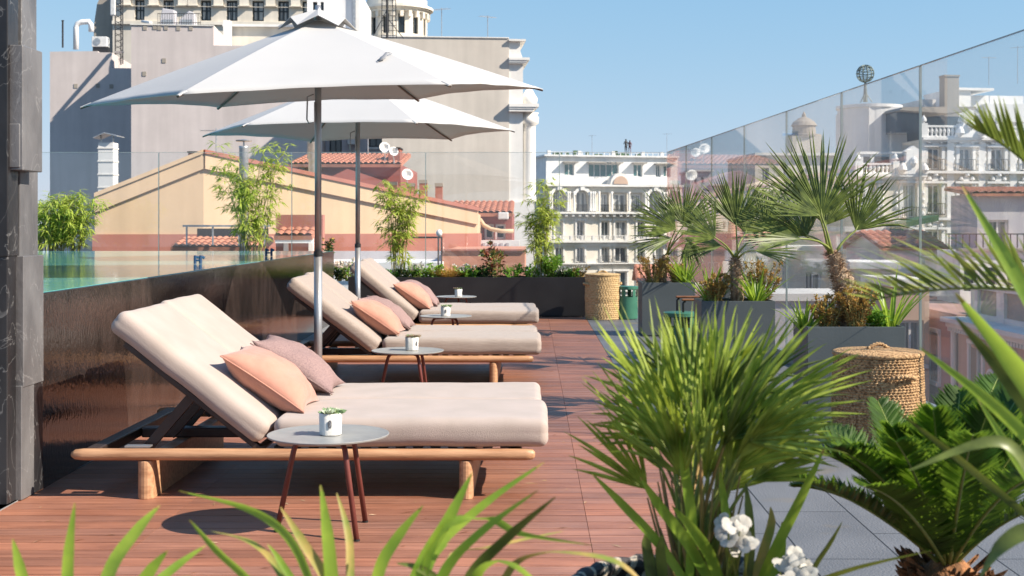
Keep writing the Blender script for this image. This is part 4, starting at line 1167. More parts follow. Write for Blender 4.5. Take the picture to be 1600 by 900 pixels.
def pinnate(parent, b, tip, arch, nl, ll, w, m, rr, ang=55, vee=.35, mp=M_petiole, name='frond', start=.16, rw=.006, hang=0):
    o = parent.location
    b, tip = b-o, tip-o
    ctrl = b.lerp(tip, .55)+Zv*arch
    def B(u): return b*(1-u)**2+ctrl*2*u*(1-u)+tip*u*u
    pts = [B(i/14) for i in range(15)]
    mb = MB()
    side0 = (tip-b).cross(Zv).normalized()
    for i in range(nl):
        u = start+(1-start)*i/nl
        p = B(u); t_ = (B(min(1, u+.02))-B(u-.02)).normalized()
        s_ = (side0-t_*side0.dot(t_)).normalized(); up = s_.cross(t_)
        if up.z < 0: up = -up
        Lf = ll*(math.sin(math.pi*(.12+.86*u))**.6)*rr.uniform(.88, 1.08)
        an = R(ang*(1-.35*u)+rr.uniform(-5, 5))
        for sgn in (-1, 1):
            d = (t_*math.cos(an)+s_*sgn*math.sin(an)+up*(vee+rr.uniform(-.1, .1))).normalized()
            sd = up.cross(d) if abs(up.dot(d)) < .95 else s_
            q = [p+d*Lf*x-Zv*(hang*Lf*x*x) for x in (0, .3, .65, 1)]
            strip(mb, q, [w*.5, w, w*.8, w*.05], sd.normalized(), .4)
    f = mb.build(name, m, parent)
    MB().tube(pts, [rw*(1-.75*i/14) for i in range(15)], 6).build('midrib', mp, f, smooth=True)
    return f
for (tx, ty, td, arch, ll) in [(1330, 700, 3.2, .08, .12), (1270, 705, 3.3, .1, .12), (1395, 668, 3.1, .03, .12), (1185, 742, 3.1, .10, .10), (1225, 655, 3.5, .12, .11), (1292, 668, 3.9, .08, .11), (1372, 628, 3.75, .02, .12), (1300, 700, 2.9, .10, .11), (1430, 662, 3.3, .02, .12), (1458, 640, 2.95, .03, .12),
                               (1500, 612, 3.5, .06, .12), (1545, 640, 3.1, .08, .12), (1600, 610, 3.5, .10, .12), (1650, 650, 3.2, .12, .12), (1690, 720, 3.3, .14, .11), (1700, 800, 3.1, .12, .11),
                               (1640, 740, 2.75, .10, .11), (1350, 760, 2.75, .08, .11), (1560, 590, 3.9, .12, .12), (1480, 660, 3.8, .15, .12), (1400, 690, 2.8, .06, .12), (1240, 760, 3.5, .09, .1), (1520, 680, 2.7, .05, .12), (1660, 600, 3.8, .1, .12)]:
    pinnate(sg, sg.location+cz, P(tx, ty, td), arch*1.1, 76, ll, .0064, M_sago, rr, 62, .30, start=.12, rw=.006)
pt_ = thing('planter_tub', 'grey tub holding the sago palm, below the photo edge', 'planter', (PX(1482, ds_), ds_, 0))
MB().lathe([(.01, 0), (.2, 0), (.24, .3), (.25, .345), (.235, .345), (.225, .3), (.01, .3)], 40).build('tub', M_planter, pt_, smooth=False)

# ---- date palm leaning in from the right edge
dt = thing('date_palm', 'date palm whose yellow-green fronds reach in from the right edge', 'palm tree', (PX(1800, 2.7), 2.7, 0.34))
cr = P(1800, 500, 2.7)
hairy_trunk(dt, [Vector((PX(1800, 2.7), 2.7, .30)), P(1800, 650, 2.7), cr], [.07, .07, .05], rr, nf=150)
pinnate(dt, cr, P(1362, 470, 2.5), .085, 34, .235, .0062, M_date, rr, 40, .5, rw=.006, start=.1, hang=.05)
pinnate(dt, cr, P(1530, 205, 2.6), .10, 28, .20, .0062, M_date, rr, 34, .3, rw=.005, hang=0)
pinnate(dt, cr, P(1700, 180, 2.7), .06, 30, .17, .0055, M_date, rr, 36, .3)
pinnate(dt, cr, P(2100, 300, 2.9), .15, 30, .17, .0055, M_date, rr, 36, .3)
pinnate(dt, cr, P(2150, 560, 2.5), .15, 30, .17, .0055, M_date, rr, 36, .3)
pt_ = thing('planter_tub', 'grey tub holding the date palm, right of the photo edge', 'planter', (PX(1800, 2.7), 2.7, 0))
MB().lathe([(.01, 0), (.18, 0), (.22, .3), (.23, .36), (.215, .36), (.21, .32), (.01, .32)], 40).build('tub', M_planter, pt_)

strap_plant('long broad strap leaves reaching in from the right edge of the photo', (PX(1720, 2.2), 2.2, .60), [
    ([(1700, 860), (1640, 730), (1560, 640), (1437, 543)], 17, 2.3, 2.2, 0), ([(1730, 850), (1680, 720), (1600, 590), (1493, 458)], 30, 2.1, 2.0, 0),
    ([(1730, 870), (1660, 720), (1590, 610), (1494, 496)], 24, 2.2, 2.1, 2), ([(1720, 800), (1650, 560), (1580, 420), (1503, 290)], 20, 2.2, 2.3, 0),
    ([(1690, 860), (1600, 800), (1490, 710), (1402, 642)], 11, 2.4, 2.3, 2), ([(1700, 860), (1640, 790), (1590, 720), (1527, 622)], 15, 2.3, 2.4, 0),
    ([(1690, 850), (1620, 760), (1560, 690), (1420, 735)], 18, 2.2, 2.2, 2), ([(1700, 870), (1620, 830), (1570, 850), (1530, 905)], 22, 2.0, 2.0, 2)], rr)
pt_ = thing('planter_tub', 'grey tub of strap leaves, right of the photo edge', 'planter', (PX(1720, 2.2), 2.2, 0))
MB().lathe([(.01, 0), (.18, 0), (.19, .3), (.2, .66), (.19, .66), (.185, .63), (.01, .63)], 40).build('tub', M_planter, pt_)

# ---- strap leaves along the bottom edge
gs = 'strap-leaved plants along the bottom edge'
zb = .62
strap_plant('bright green strap leaves at the bottom left corner', (PX(150, 2.1), 2.1, zb), [
    ([(70, 1040), (50, 960), (32, 890), (20, 842)], 15, 2.1, 2.1, 0), ([(120, 1040), (107, 960), (107, 870), (117, 786)], 15, 2.1, 2.1, 0),
    ([(140, 1040), (170, 900), (215, 830), (250, 790)], 19, 2.1, 2.2, 0), ([(190, 1040), (215, 930), (235, 890), (262, 860)], 17, 2.1, 2.1, 0),
    ([(200, 1040), (235, 930), (270, 890), (322, 852)], 14, 2.1, 2.2, 0), ([(160, 1040), (250, 920), (262, 905), (300, 900)], 12, 2.1, 2.0, 0)], rr, grp=gs)
strap_plant('yellowing strap leaves below the nearest side table', (PX(500, 2.2), 2.2, zb), [
    ([(520, 1040), (470, 870), (400, 800), (280, 767)], 12, 2.2, 2.3, 0), ([(470, 1040), (400, 920), (340, 860), (296, 812)], 12, 2.2, 2.1, 0),
    ([(540, 1040), (515, 920), (475, 850), (438, 792)], 13, 2.2, 2.2, 1), ([(530, 1040), (520, 930), (512, 840), (501, 758)], 17, 2.2, 2.2, 0),
    ([(560, 1040), (548, 930), (545, 840), (526, 770)], 11, 2.2, 2.3, 1), ([(480, 1040), (465, 930), (440, 880), (418, 850)], 9, 2.2, 2.2, 0),
    ([(570, 1040), (590, 900), (620, 840), (661, 790)], 15, 2.2, 2.2, 0), ([(500, 1040), (440, 900), (395, 850), (330, 830)], 9, 2.2, 2.3, 1)], rr, grp=gs)
strap_plant('arching strap leaves at the bottom, in front of the right leg of the nearest daybed', (PX(680, 2.2), 2.2, zb), [
    ([(620, 1040), (650, 900), (700, 810), (738, 738)], 17, 2.2, 2.2, 0), ([(640, 1040), (670, 880), (740, 800), (850, 722)], 13, 2.2, 2.3, 0),
    ([(650, 1040), (690, 900), (750, 830), (840, 766)], 15, 2.2, 2.1, 0), ([(700, 1040), (730, 910), (790, 840), (868, 776)], 17, 2.2, 2.1, 2),
    ([(640, 1040), (680, 840), (760, 812), (815, 835), (925, 852)], 11, 2.2, 2.2, 0), ([(760, 1040), (790, 900), (850, 862), (960, 875), (1020, 930)], 11, 2.2, 2.1, 1),
    ([(740, 1040), (740, 920), (760, 880), (800, 880), (860, 930)], 13, 2.2, 2.0, 0), ([(660, 1040), (655, 940), (672, 880), (700, 850)], 13, 2.2, 2.3, 0),
    ([(720, 1040), (700, 930), (660, 890), (620, 880)], 11, 2.2, 2.2, 2), ([(690, 1040), (700, 880), (770, 855), (880, 830)], 9, 2.2, 2.4, 1)], rr, grp=gs)
pt_ = thing('planter_trough', 'low planter trough holding the strap leaves, just below the photo', 'planter', (PX(450, 2.2), 2.0, 0))
mb = MB(); mb.box(-.55, .5, 0, .02, 0, zb); mb.box(-.55, .5, .33, .35, 0, zb); mb.box(-.55, -.53, .0205, .3295, 0, zb); mb.box(.48, .5, .0205, .3295, 0, zb); mb.box(-.5295, .4795, .0205, .3295, 0, zb-.03)
mb.build('trough', M_blackpl, pt_)

# ================================================================ the city around the terrace
def plaster(name, c, c2=None, sc=.5, **k):
    if name in MATS: return MATS[name]
    m = mat(name, c, c2 or tuple(x*.86 for x in c), sc, .88, .12, 22, detail=12, lo=.3, hi=.7, **k)
    n, l, b = nodes_of(m)          # rain streaks and patched render: worn tone of the wall itself
    tc_ = n.new('ShaderNodeTexCoord'); mp_ = n.new('ShaderNodeMapping'); mp_.inputs['Scale'].default_value = (1.6, 1.6, .12); l.new(tc_.outputs['Object'], mp_.inputs[0])
    nz_ = n.new('ShaderNodeTexNoise'); nz_.inputs['Scale'].default_value = 1.1; nz_.inputs['Detail'].default_value = 9; l.new(mp_.outputs[0], nz_.inputs['Vector'])
    vo = n.new('ShaderNodeTexNoise'); vo.inputs['Scale'].default_value = .22; vo.inputs['Detail'].default_value = 14; vo.inputs['Roughness'].default_value = .7; l.new(tc_.outputs['Object'], vo.inputs['Vector'])
    rm = n.new('ShaderNodeMapRange'); rm.inputs['From Min'].default_value = .35; rm.inputs['From Max'].default_value = .65; rm.inputs['To Min'].default_value = .9; rm.inputs['To Max'].default_value = 1.03
    rv = n.new('ShaderNodeMapRange'); rv.inputs['From Min'].default_value = .4; rv.inputs['From Max'].default_value = .6; rv.inputs['To Min'].default_value = .93; rv.inputs['To Max'].default_value = 1.03
    l.new(nz_.outputs[0], rm.inputs[0]); l.new(vo.outputs[0], rv.inputs[0])
    pr = n.new('ShaderNodeMath'); pr.operation = 'MULTIPLY'; l.new(rm.outputs[0], pr.inputs[0]); l.new(rv.outputs[0], pr.inputs[1])
    vm = n.new('ShaderNodeVectorMath'); vm.operation = 'SCALE'; l.new(b.inputs['Base Color'].links[0].from_socket, vm.inputs[0]); l.new(pr.outputs[0], vm.inputs['Scale'])
    l.new(vm.outputs[0], b.inputs['Base Color'])
    return m
M_pinkgrey = plaster('pinkish_render', (.58, .515, .49), (.53, .47, .45), .35)
M_cream = plaster('cream_render', (.62, .56, .485), (.57, .51, .44), .3)
M_stucco = plaster('white_stucco', (.82, .79, .74), None, .6)
M_white = plaster('white_paint', (.83, .82, .8), None, .6)
M_stone = plaster('pale_limestone', (.7, .64, .55), (.6, .55, .47), .6)
M_stone_w = plaster('warm_limestone', (.78, .72, .62), (.68, .62, .52), .8)
M_ochre = plaster('ochre_render', (.70, .53, .36), (.64, .48, .32), .4)
M_ochre_l = plaster('light_ochre_render', (.63, .455, .295), (.585, .42, .265), .4)
M_redw = plaster('terracotta_render', (.42, .165, .12), (.37, .14, .10), .6)
M_maroon = plaster('maroon_render', (.34, .11, .09), (.28, .09, .075), .6)
M_pinkw = plaster('dusty_pink_render', (.42, .24, .2), (.36, .2, .17), .5)
M_peach = plaster('peach_render', (.58, .39, .28), (.5, .34, .24), .5)
M_lilac = plaster('grey_lilac_render', (.55, .53, .55), (.5, .48, .5), .5)
M_taupe = plaster('taupe_render', (.36, .32, .27), None, .6)
M_pane = mat('window_pane', (.05, .065, .075), (.03, .04, .05), .7, .08, spec=.8)
M_teal = mat('teal_pane', (.05, .16, .16), (.03, .1, .11), .8, .08, spec=.8)
M_curtain = mat('curtained_pane', (.5, .5, .48), (.08, .09, .1), 3.0, .15, stretch=(2.5, 2.5, .05), lo=.42, hi=.58)
M_frame_d = mat('dark_window_frame', (.03, .04, .045))
M_frame_w = mat('white_window_frame', (.75, .74, .72))
M_iron = mat('black_iron', (.03, .03, .032), None, 5, .5)
M_tile = mat('roof_tile', (.52, .22, .135), (.33, .13, .08), 3, .75, .4, 30, lo=.3, hi=.65)
M_galv = mat('galvanised_metal', (.5, .5, .5), (.36, .36, .36), 6, .35, metal=.6)
M_brick = mat('brick_red', (.34, .12, .08), (.22, .075, .05), 8, .85, .3, 40)
M_awning = mat('green_awning', (.04, .12, .05), None, 5, .7)
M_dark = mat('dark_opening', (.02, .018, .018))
M_ac = mat('ac_white', (.7, .69, .66), None, 5, .5)

def facade(mb, x0, x1, z0, z1, y, holes, rev=.25, back=None):
    """front wall sheet at y (facing -y) with recessed rectangular holes (hx0,hx1,hz0,hz1)"""
    xs = sorted({x0, x1, *[h[0] for h in holes], *[h[1] for h in holes]})
    zs = sorted({z0, z1, *[h[2] for h in holes], *[h[3] for h in holes]})
    def inhole(x, z): return any(h[0] < x < h[1] and h[2] < z < h[3] for h in holes)
    for i in range(len(xs)-1):
        for j in range(len(zs)-1):
            if not inhole((xs[i]+xs[i+1])/2, (zs[j]+zs[j+1])/2):
                mb.add([(xs[i], y, zs[j]), (xs[i+1], y, zs[j]), (xs[i+1], y, zs[j+1]), (xs[i], y, zs[j+1])], [(0, 1, 2, 3)])
    for a, b, c, d in holes:
        yb = y+rev
        mb.add([(a, y, c), (b, y, c), (b, y, d), (a, y, d), (a, yb, c), (b, yb, c), (b, yb, d), (a, yb, d)], [(0, 4, 5, 1), (1, 5, 6, 2), (2, 6, 7, 3), (3, 7, 4, 0), (4, 7, 6, 5)])
    if back:
        mb.add([(x0, y, z0), (x1, y, z0), (x1, y, z1), (x0, y, z1), (x0, back, z0), (x1, back, z0), (x1, back, z1), (x0, back, z1)],
               [(0, 4, 5, 1), (1, 5, 6, 2), (2, 6, 7, 3), (3, 7, 4, 0), (5, 4, 7, 6)])
def window(parent, a, b, c, d, y, rev, mf, mp, M=None, mull=(1, 0), fw=.07, sill=None, rail=None):
    mb = MB(M); yf = y+rev*.55
    mb.box(a, a+fw, yf, yf+.06, c, d); mb.box(b-fw, b, yf, yf+.06, c, d)
    mb.box(a+fw, b-fw, yf, yf+.06, d-fw, d); mb.box(a+fw, b-fw, yf, yf+.06, c, c+fw)
    for k in range(mull[0]):
        x = a+(b-a)*(k+1)/(mull[0]+1); mb.box(x-fw*.4, x+fw*.4, yf+.002, yf+.05, c+fw, d-fw)
    for k in range(mull[1]):
        z = c+(d-c)*(k+1)/(mull[1]+1); mb.box(a+fw, b-fw, yf+.004, yf+.045, z-fw*.35, z+fw*.35)
    w = mb.build('window', mf, parent)
    MB(M).box(a+fw*.6, b-fw*.6, yf+.055, yf+.075, c+fw*.6, d-fw*.6).build('pane', mp, w)
    if sill: MB(M).box(a-.12, b+.12, y-.12, y-.002, c-.12, c-.001).build('sill', sill, w)
    if rail:
        mb = MB(M); h = rail
        n_ = max(5, int((b-a+.3)/.14))
        for k in range(n_+1):
            x = a-.15+(b-a+.3)*k/n_; mb.box(x-.012, x+.012, y-.3, y-.276, c, c+h)
        mb.box(a-.17, b+.17, y-.31, y-.266, c+h, c+h+.04); mb.box(a-.17, b+.17, y-.31, y-.002, c-.08, c-.001)
        mb.build('railing', M_iron, w)
    return w
def tile_roof(parent, pts, m=None, pitch=.24, name='roof', M=None, amp=.05):
    """pts: eave-left, eave-right, ridge-right, ridge-left; barrel tiles run up the slope, with stepped courses"""
    mb = MB(M); a, b, c, d = [Vector(p) for p in pts]
    n = (b-a).cross(d-a).normalized()
    if n.z < 0: n = -n
    cols = max(4, int((b-a).length/pitch)); rows = max(2, int((d-a).length/.45)); K = 6
    vs = []
    for j in range(rows):
        for e in (0, 1):
            q = (j+e)/rows
            for i in range(cols*K+1):
                u = i/(cols*K)
                p = a.lerp(b, u).lerp(d.lerp(c, u), q)
                ph = (u*cols) % 1
                h = abs(math.sin(math.pi*ph))*amp+(.0 if e else .03)
                vs.append(p+n*h)
    W = cols*K+1; fs = []
    for j in range(rows*2-1):
        for i in range(W-1):
            fs.append((j*W+i, j*W+i+1, (j+1)*W+i+1, (j+1)*W+i))
    mb.add(vs, fs)
    t_ = n*-.12
    mb.add([a-n*.01, b-n*.01, c-n*.01, d-n*.01, a+t_, b+t_, c+t_, d+t_], [(3, 2, 1, 0), (4, 5, 6, 7), (0, 1, 5, 4), (1, 2, 6, 5), (2, 3, 7, 6), (3, 0, 4, 7)])
    o = mb.build(name, m or M_tile, parent); smooth_by_angle(o, 50)
    return o
def bld(name, label, cat, d, rz=0, px=None, grp=None):
    """building Empty at ground level; local frame has x across, -y towards the terrace"""
    x = PX(px, d) if px is not None else 0
    return thing(name, label, cat, (x, d, -20), rz, grp)
G = -20
def L(px, py, d, ox=0.0, oy=None):
    """world point -> local (x, z) of an unrotated building standing at (ox, d, -20)"""
    return PX(px, d)-ox, PZ(py, d)+20

# ---------------------------------------------------------------- the high pinkish and cream party walls behind the pool
d = 68.0
bl = bld('apartment_block', 'huge blank pinkish party wall block rising behind the yellow gable house', 'building', d, R(6), 205)
ox = PX(205, d)
def lx(px, dd=d): return PX(px, dd)-ox
def lz(py, dd=d): return PZ(py, dd)+20
MB().prism([(lx(205), 0), (lx(500), 0), (lx(500), lz(69)), (lx(331), lz(69)), (lx(331), lz(39)), (lx(205), lz(39))], 0, 14).build('wall', M_pinkgrey, bl)
MB().prism([(lx(40), 0), (lx(205)-.01, 0), (lx(205)-.01, lz(87)), (lx(141), lz(87)), (lx(141), lz(61)), (lx(118), lz(61)), (lx(118), lz(59)), (lx(40), lz(61))], 5.5, 14.5).build('set_back_wall', M_pinkgrey, bl)
mb = MB()
mb.box(lx(205)-.05, lx(330)+.05, -.06, 14.05, lz(39)+.002, lz(37.5))
mb.build('wall_coping', M_stucco, bl)
mb = MB()
for k, (x_, y_) in enumerate([(226, 43), (241, 42), (248, 43), (258, 42.5), (277, 43), (296, 42.5), (255, 94), (225, 115), (140, 118), (118, 117), (82, 118)]):
    dd_ = 0 if x_ > 205 else 5.5
    mb.box(lx(x_)-.10, lx(x_)+.10, dd_-.03, dd_-.002, lz(y_)-.12, lz(y_)+.12)
mb.build('wall_anchors', M_taupe, bl)
# recess with windows under the second umbrella
mb = MB(); holes = [(lx(507), lx(527), lz(241), lz(205)), (lx(572), lx(595), lz(222), lz(205))]
facade(mb, lx(500)+.01, lx(597), 0, lz(57), 3.0, holes, .3, 12)
mb.build('recessed_wall', M_lilac, bl)
window(bl, *holes[0], 3.0, .3, M_frame_d, M_pane, mull=(1, 0), sill=M_stucco)
window(bl, *holes[1], 3.0, .3, M_frame_d, M_pane, mull=(1, 0), sill=M_stucco)
MB().box(lx(537), lx(551), 2.4, 2.99, lz(219), lz(206)).build('ac_unit', M_ac, bl, bevel=.04)

d = 66.0
bl = bld('apartment_block', 'tall cream party wall block with stepped white cornices at its right edge', 'building', d, R(5), 597)
ox = PX(597, d)
MB().box(lx(597, d), lx(796, d), 0, 12, 0, lz(57.5, d)).build('wall', M_cream, bl)
mb = MB()
mb.box(lx(597, d)-.05, lx(796, d)-.01, -.05, 12, lz(57.5, d)+.001, lz(55.8, d))
mb.build('wall_coping', M_stucco, bl)
mb = MB()
xx = lambda p: lx(p, d)
zz = lambda p: lz(p, d)
mb.prism([(xx(796), 0), (xx(818), 0), (xx(818), zz(90)), (xx(814), zz(78)), (xx(813), zz(62)), (xx(796), zz(60))], .05, 9)
mb.build('corner_pier', M_stucco, bl)
mb = MB()
for (x1, yb, yt) in ((828, 92, 88), (824, 95, 92), (821, 97, 95), (842, 166, 161), (838, 169, 166), (834, 173, 169), (822, 62, 59)):
    mb.box(xx(796)-.02, xx(x1), -.15-.01*(x1-820), 9.2, zz(yb), zz(yt))
mb.build('cornice', M_stucco, bl)
mb = MB()
mb.lathe([(.45, zz(315)), (.40, zz(312)), (.36, zz(305)), (.34, zz(200)), (.36, zz(193)), (.5, zz(190)), (.52, zz(180)), (.42, zz(178)), (.5, zz(173))], 20, c=(xx(829), .6))
mb.lathe([(.42, zz(161)), (.45, zz(150)), (.34, zz(145)), (.2, zz(137)), (.05, zz(134))], 16, c=(xx(829), .6))
mb.build('column', M_stucco, bl, smooth=True)
MB().box(xx(818)+.001, xx(824), 1.4, 9, 0, zz(173)).build('pink_pilaster', M_peach, bl)
MB().box(xx(796)-.01, xx(836), -.1, 9.1, 0, zz(315)-.01).build('lower_pier', M_stucco, bl)
# iron railing along the roof edge
mb = MB()
for k in range(13):
    x = xx(664+k*12.2)
    mb.box(x-.02, x+.02, 6, 6.04, zz(57.5), zz(52))
mb.box(xx(664), xx(812), 5.99, 6.03, zz(52), zz(51)); mb.box(xx(664), xx(812), 6.0, 6.02, zz(54.4), zz(54))
mb.build('roof_railing', M_iron, bl)
MB().box(xx(668), xx(677), 4, 5, zz(57.5), zz(50)).build('chimney', M_brick, bl)

# ---------------------------------------------------------------- roof clutter on the party walls
def rooftop(name, label, cat, px, py, d, grp=None): 
    p = P(px, py, d); return thing(name, label, cat, tuple(p), 0, grp)
t = rooftop('ac_unit', 'grey-white air conditioning unit on the set-back wall, left of the antenna mast', 'air conditioner', 155, 73, 75)
MB().box(-.45, .45, 0, .5, .0, .6).build('casing', M_ac, t, bevel=.03)
MB().lathe([(.05, 0), (.2, 0), (.2, .02), (.05, .02)], 20).build('fan_grille', M_galv, t); t.children[1].rotation_euler = (R(90), 0, 0); t.children[1].location = (-.12, -.01, .3)
MB().box(-.4, .5, .05, .45, -.5, -.01).build('bracket', M_iron, t)
t = rooftop('antenna_mast', 'tall lattice antenna mast with white panel antennas on the left roof edge', 'antenna', 186, 84, 75)
mb = MB()
H = 5.4
for (x_, y_) in ((-.22, 0), (.22, 0), (0, .35)): mb.tube([(x_, y_, -.6), (x_, y_, H)], .035, 6)
for k in range(16):
    z = -.4+k*.36
    mb.tube([(-.22, 0, z), (.22, 0, z+.18)], .018, 4); mb.tube([(.22, 0, z+.18), (0, .35, z+.36)], .018, 4); mb.tube([(0, .35, z), (-.22, 0, z+.18)], .018, 4)
mb.build('lattice', M_iron, t)
mb = MB(); mb.box(-.42, -.12, -.35, -.2, 2.2, 4.6); mb.build('panel_antenna', M_ac, t, bevel=.05)
mb = MB(); mb.box(.35, .55, -.3, -.15, 2.8, 4.9); mb.build('panel_antenna', M_ac, t, bevel=.05)
mb = MB(); mb.lathe([(.01, 0), (.2, .04), (.3, .12)], 20, cap=False); mb.build('dish', M_ac, t, smooth=True); t.children[-1].rotation_euler = (R(100), 0, .5); t.children[-1].location = (.45, -.35, 2.2)
t = rooftop('antenna_mast', 'slim dark antenna mast with ladders beside the round stone tower', 'antenna', 605, 57, 62)
mb = MB()
mb.tube([(0, 0, -.1), (0, 0, 2.6)], .06, 8)
for (x_) in (-.28, .28, .45): mb.tube([(x_, 0, -.1), (x_*.9, .0, 1.9)], .02, 5)
mb.tube([(-.75, 0, -.1), (0, 0, 1.3)], .02, 5); mb.tube([(.8, 0, -.1), (0, 0, .9)], .02, 5)
for k in range(8): mb.tube([(-.28, 0, .05+k*.24), (.42, 0, .05+k*.24)], .014, 4)
mb.build('mast', M_iron, t)
t = rooftop('roof_pipe', 'bent white duct on the left roof above the pinkish wall', 'duct', 130, 62, 80)
MB().tube([(-.45, 0, -.6), (-.45, 0, .75), (-.35, 0, 1.0), (-.1, 0, 1.1), (.35, 0, 1.12), (.5, 0, .9), (.5, 0, .5)], .17, 12).build('duct', M_white, t, smooth=True)
t = rooftop('roof_post', 'short dark post standing on the pinkish wall against the sky', 'post', 98, 61, 75)
MB().tube([(0, 0, -.5), (0, 0, 1.05)], .055, 8).build('post', M_iron, t); MB().tube([(0, 0, 1.05), (0, 0, 1.1)], .08, 8).build('post_cap', M_iron, t)
for k, (px, py) in enumerate(((262, 39), (292, 39))):
    t = rooftop('roof_vent_box', ['tapered grey ventilation cowl behind the roof railing, left one', 'tapered grey ventilation cowl behind the roof railing, right one'][k], 'ventilation cowl', px, py, 72, 'ventilation cowls on the pinkish block')
    MB().prism([(-.42, -.2), (.42, -.2), (.36, .85), (-.3, .95), (-.4, .5)] if k == 0 else [(-.45, -.2), (.45, -.2), (.38, .7), (.1, .8), (-.42, .3)], 0, .6).build('cowl', M_lilac, t, bevel=.04)
    MB().box(-.3, .3, -.02, -.001, 0, .3).build('louvre', M_galv, t)
t = rooftop('roof_railing', 'black iron railing on top of the pinkish block', 'railing', 275, 38.4, 70)
mb = MB()
for k in range(19): mb.tube([(-1.0+k*.13, 0, -.15), (-1.0+k*.13, 0, .62)], .012, 4)
mb.tube([(-1.0, 0, .6), (1.34, 0, .6)], .02, 4); mb.tube([(-1.0, 0, .1), (1.34, 0, .1)], .02, 4)
mb.build('bars', M_iron, t)

# ---------------------------------------------------------------- the grand stone building above them
d = 98.0
bl = bld('grand_building', 'ornate cream stone building with a row of tall windows towering above the pinkish wall', 'building', d, R(3), 176)
ox = PX(176, d)
xx = lambda p: lx(p, d)
zz = lambda p: lz(p, d)
wins = [(210, 225), (254, 270), (312, 328), (352, 369), (392, 410), (432, 449), (470, 485)]
holes = [(xx(a), xx(b), zz(31), zz(-1)) for a, b in wins]
mb = MB(); facade(mb, 0, xx(500), 0, zz(-12), 0, holes, .45, 14); mb.build('wall', M_stone, bl)
for h in holes: window(bl, *h, 0, .45, M_frame_d, M_curtain, mull=(1, 1), fw=.12)
mb = MB()
for a in (197, 240, 285, 300, 340, 380, 421, 460):
    mb.box(xx(a)-.35, xx(a)+.35, -.25, -.001, zz(8), zz(-12)); mb.box(xx(a)-.45, xx(a)+.45, -.4, -.002, zz(9), zz(8)-.001)
mb.box(xx(176)-.3, xx(500), -.5, -.003, zz(-12), zz(-20))
mb.build('carved_brackets', M_stone_w, bl)
mb = MB(); mb.box(xx(176), xx(500), -.14, -.004, zz(9.6), zz(9)); mb.box(xx(176), xx(500), -.22, -.004, zz(38), zz(33)); mb.build('string_courses', M_stone_w, bl)
# dark set-back bay with the sloping side wall
MB().prism([(xx(176)-1.6, 0), (-.001, 0), (-.001, zz(-12)), (xx(176)-1.0, zz(-12)), (xx(176)-1.35, zz(5)), (xx(176)-1.6, zz(40))], .6, 13.9).build('side_wall', M_taupe, bl)
mb = MB()
mb.prism([(lx(331, 84), lz(90, 84)), (lx(500, 84), lz(90, 84)), (lx(500, 84), lz(40, 84)), (lx(331, 84), lz(40, 84))], -14, -8); mb.build('low_annex', M_stone_w, bl)
mb = MB(); mb.box(lx(328, 84), lx(502, 84), -14.3, -7.9, lz(40, 84)+.001, lz(36, 84)); mb.build('annex_coping', M_stucco, bl)
mb = MB(); mb.box(lx(328, 83), lx(338, 83), -15.3, -14.5, lz(80, 83), lz(30, 83)); mb.build('white_pier', M_stucco, bl)

d = 82.0
bl = bld('stair_tower', 'plain white block with a small dark window behind the top of the nearest umbrella', 'building', d, R(2), 530)
ox = PX(530, d); xx = lambda p: lx(p, d); zz = lambda p: lz(p, d)
h = [(xx(489), xx(496), zz(27), zz(3)), (xx(501), xx(506), zz(27), zz(3))]
mb = MB(); facade(mb, xx(480), xx(562), 0, zz(-15), 0, h, .3, 8); mb.build('wall', M_white, bl)
for q in h: window(bl, *q, 0, .3, M_frame_d, M_pane, mull=(0, 0))
mb = MB(); mb.box(xx(552), xx(556), -.2, -.001, 20, zz(-15)); mb.build('downpipe', M_galv, bl)

d = 90.0
c = P(613, 57, d)
bl = thing('stone_tower', 'round ornate stone tower with narrow windows beside the open sky', 'tower', (c.x, d+3, -20))
ox = c.x; zz = lambda p: lz(p, d)
r_ = (663-565)/2*d/F
n12 = 12
mb = MB(); ov = []
for k in range(n12):
    a = 2*math.pi*(k-.5)/n12; M_ = Matrix.Rotation(a, 4, 'Z') @ Matrix.Translation((0, -r_*math.cos(math.pi/n12), 0))
    hw = r_*math.sin(math.pi/n12)
    q = MB(M_); hl = [(-hw*.42, hw*.42, zz(48), zz(17))]
    facade(q, -hw, hw, 0, zz(-10), 0, hl, .3)
    b0 = len(mb.v); mb.v += q.v; mb.f += [tuple(i+b0 for i in f) for f in q.f]
    if k in (11, 0, 1, 2, 3, 10): ov.append((M_, hl[0]))
mb.build('wall', M_stone_w, bl)
for M_, h in ov: window(bl, *h, 0, .3, M_frame_d, M_pane, M_, mull=(1, 1), fw=.06)
mb = MB()
for (a, b, rr_) in ((zz(13), zz(9), .16), (zz(9)+.001, zz(7), .30), (zz(7)+.001, zz(3), .45), (zz(56), zz(51), .14)): mb.lathe([(r_-.3, a), (r_+rr_, a), (r_+rr_, b), (r_-.3, b)], 24)
for k in range(24):
    a = k*math.pi/12; M_ = Matrix.Rotation(a, 4, 'Z'); q = MB(M_); q.box(-.12, .12, -r_-.2, -r_+.2, zz(22), zz(12.5)); b0 = len(mb.v); mb.v += q.v; mb.f += [tuple(i+b0 for i in f) for f in q.f]
mb.build('cornice', M_stone_w, bl)

# ---------------------------------------------------------------- yellow gable house with terracotta base
yh = thing('gable_house', 'yellow rendered house with sloping parapets and a terracotta band, across from the pool', 'house', (PX(318, 36), 36, -20))
o_ = Vector(yh.location)
A, B_, Cc = (P(148, 312, 35.4), P(318, 244, 36.0), P(745, 333, 40.5))
def lo(p, z=None): q = p-o_; return (q.x, q.y) if z is None else (q.x, q.y, z)
BL, BR = P(135, 308, 39.5), P(738, 333, 46.0)
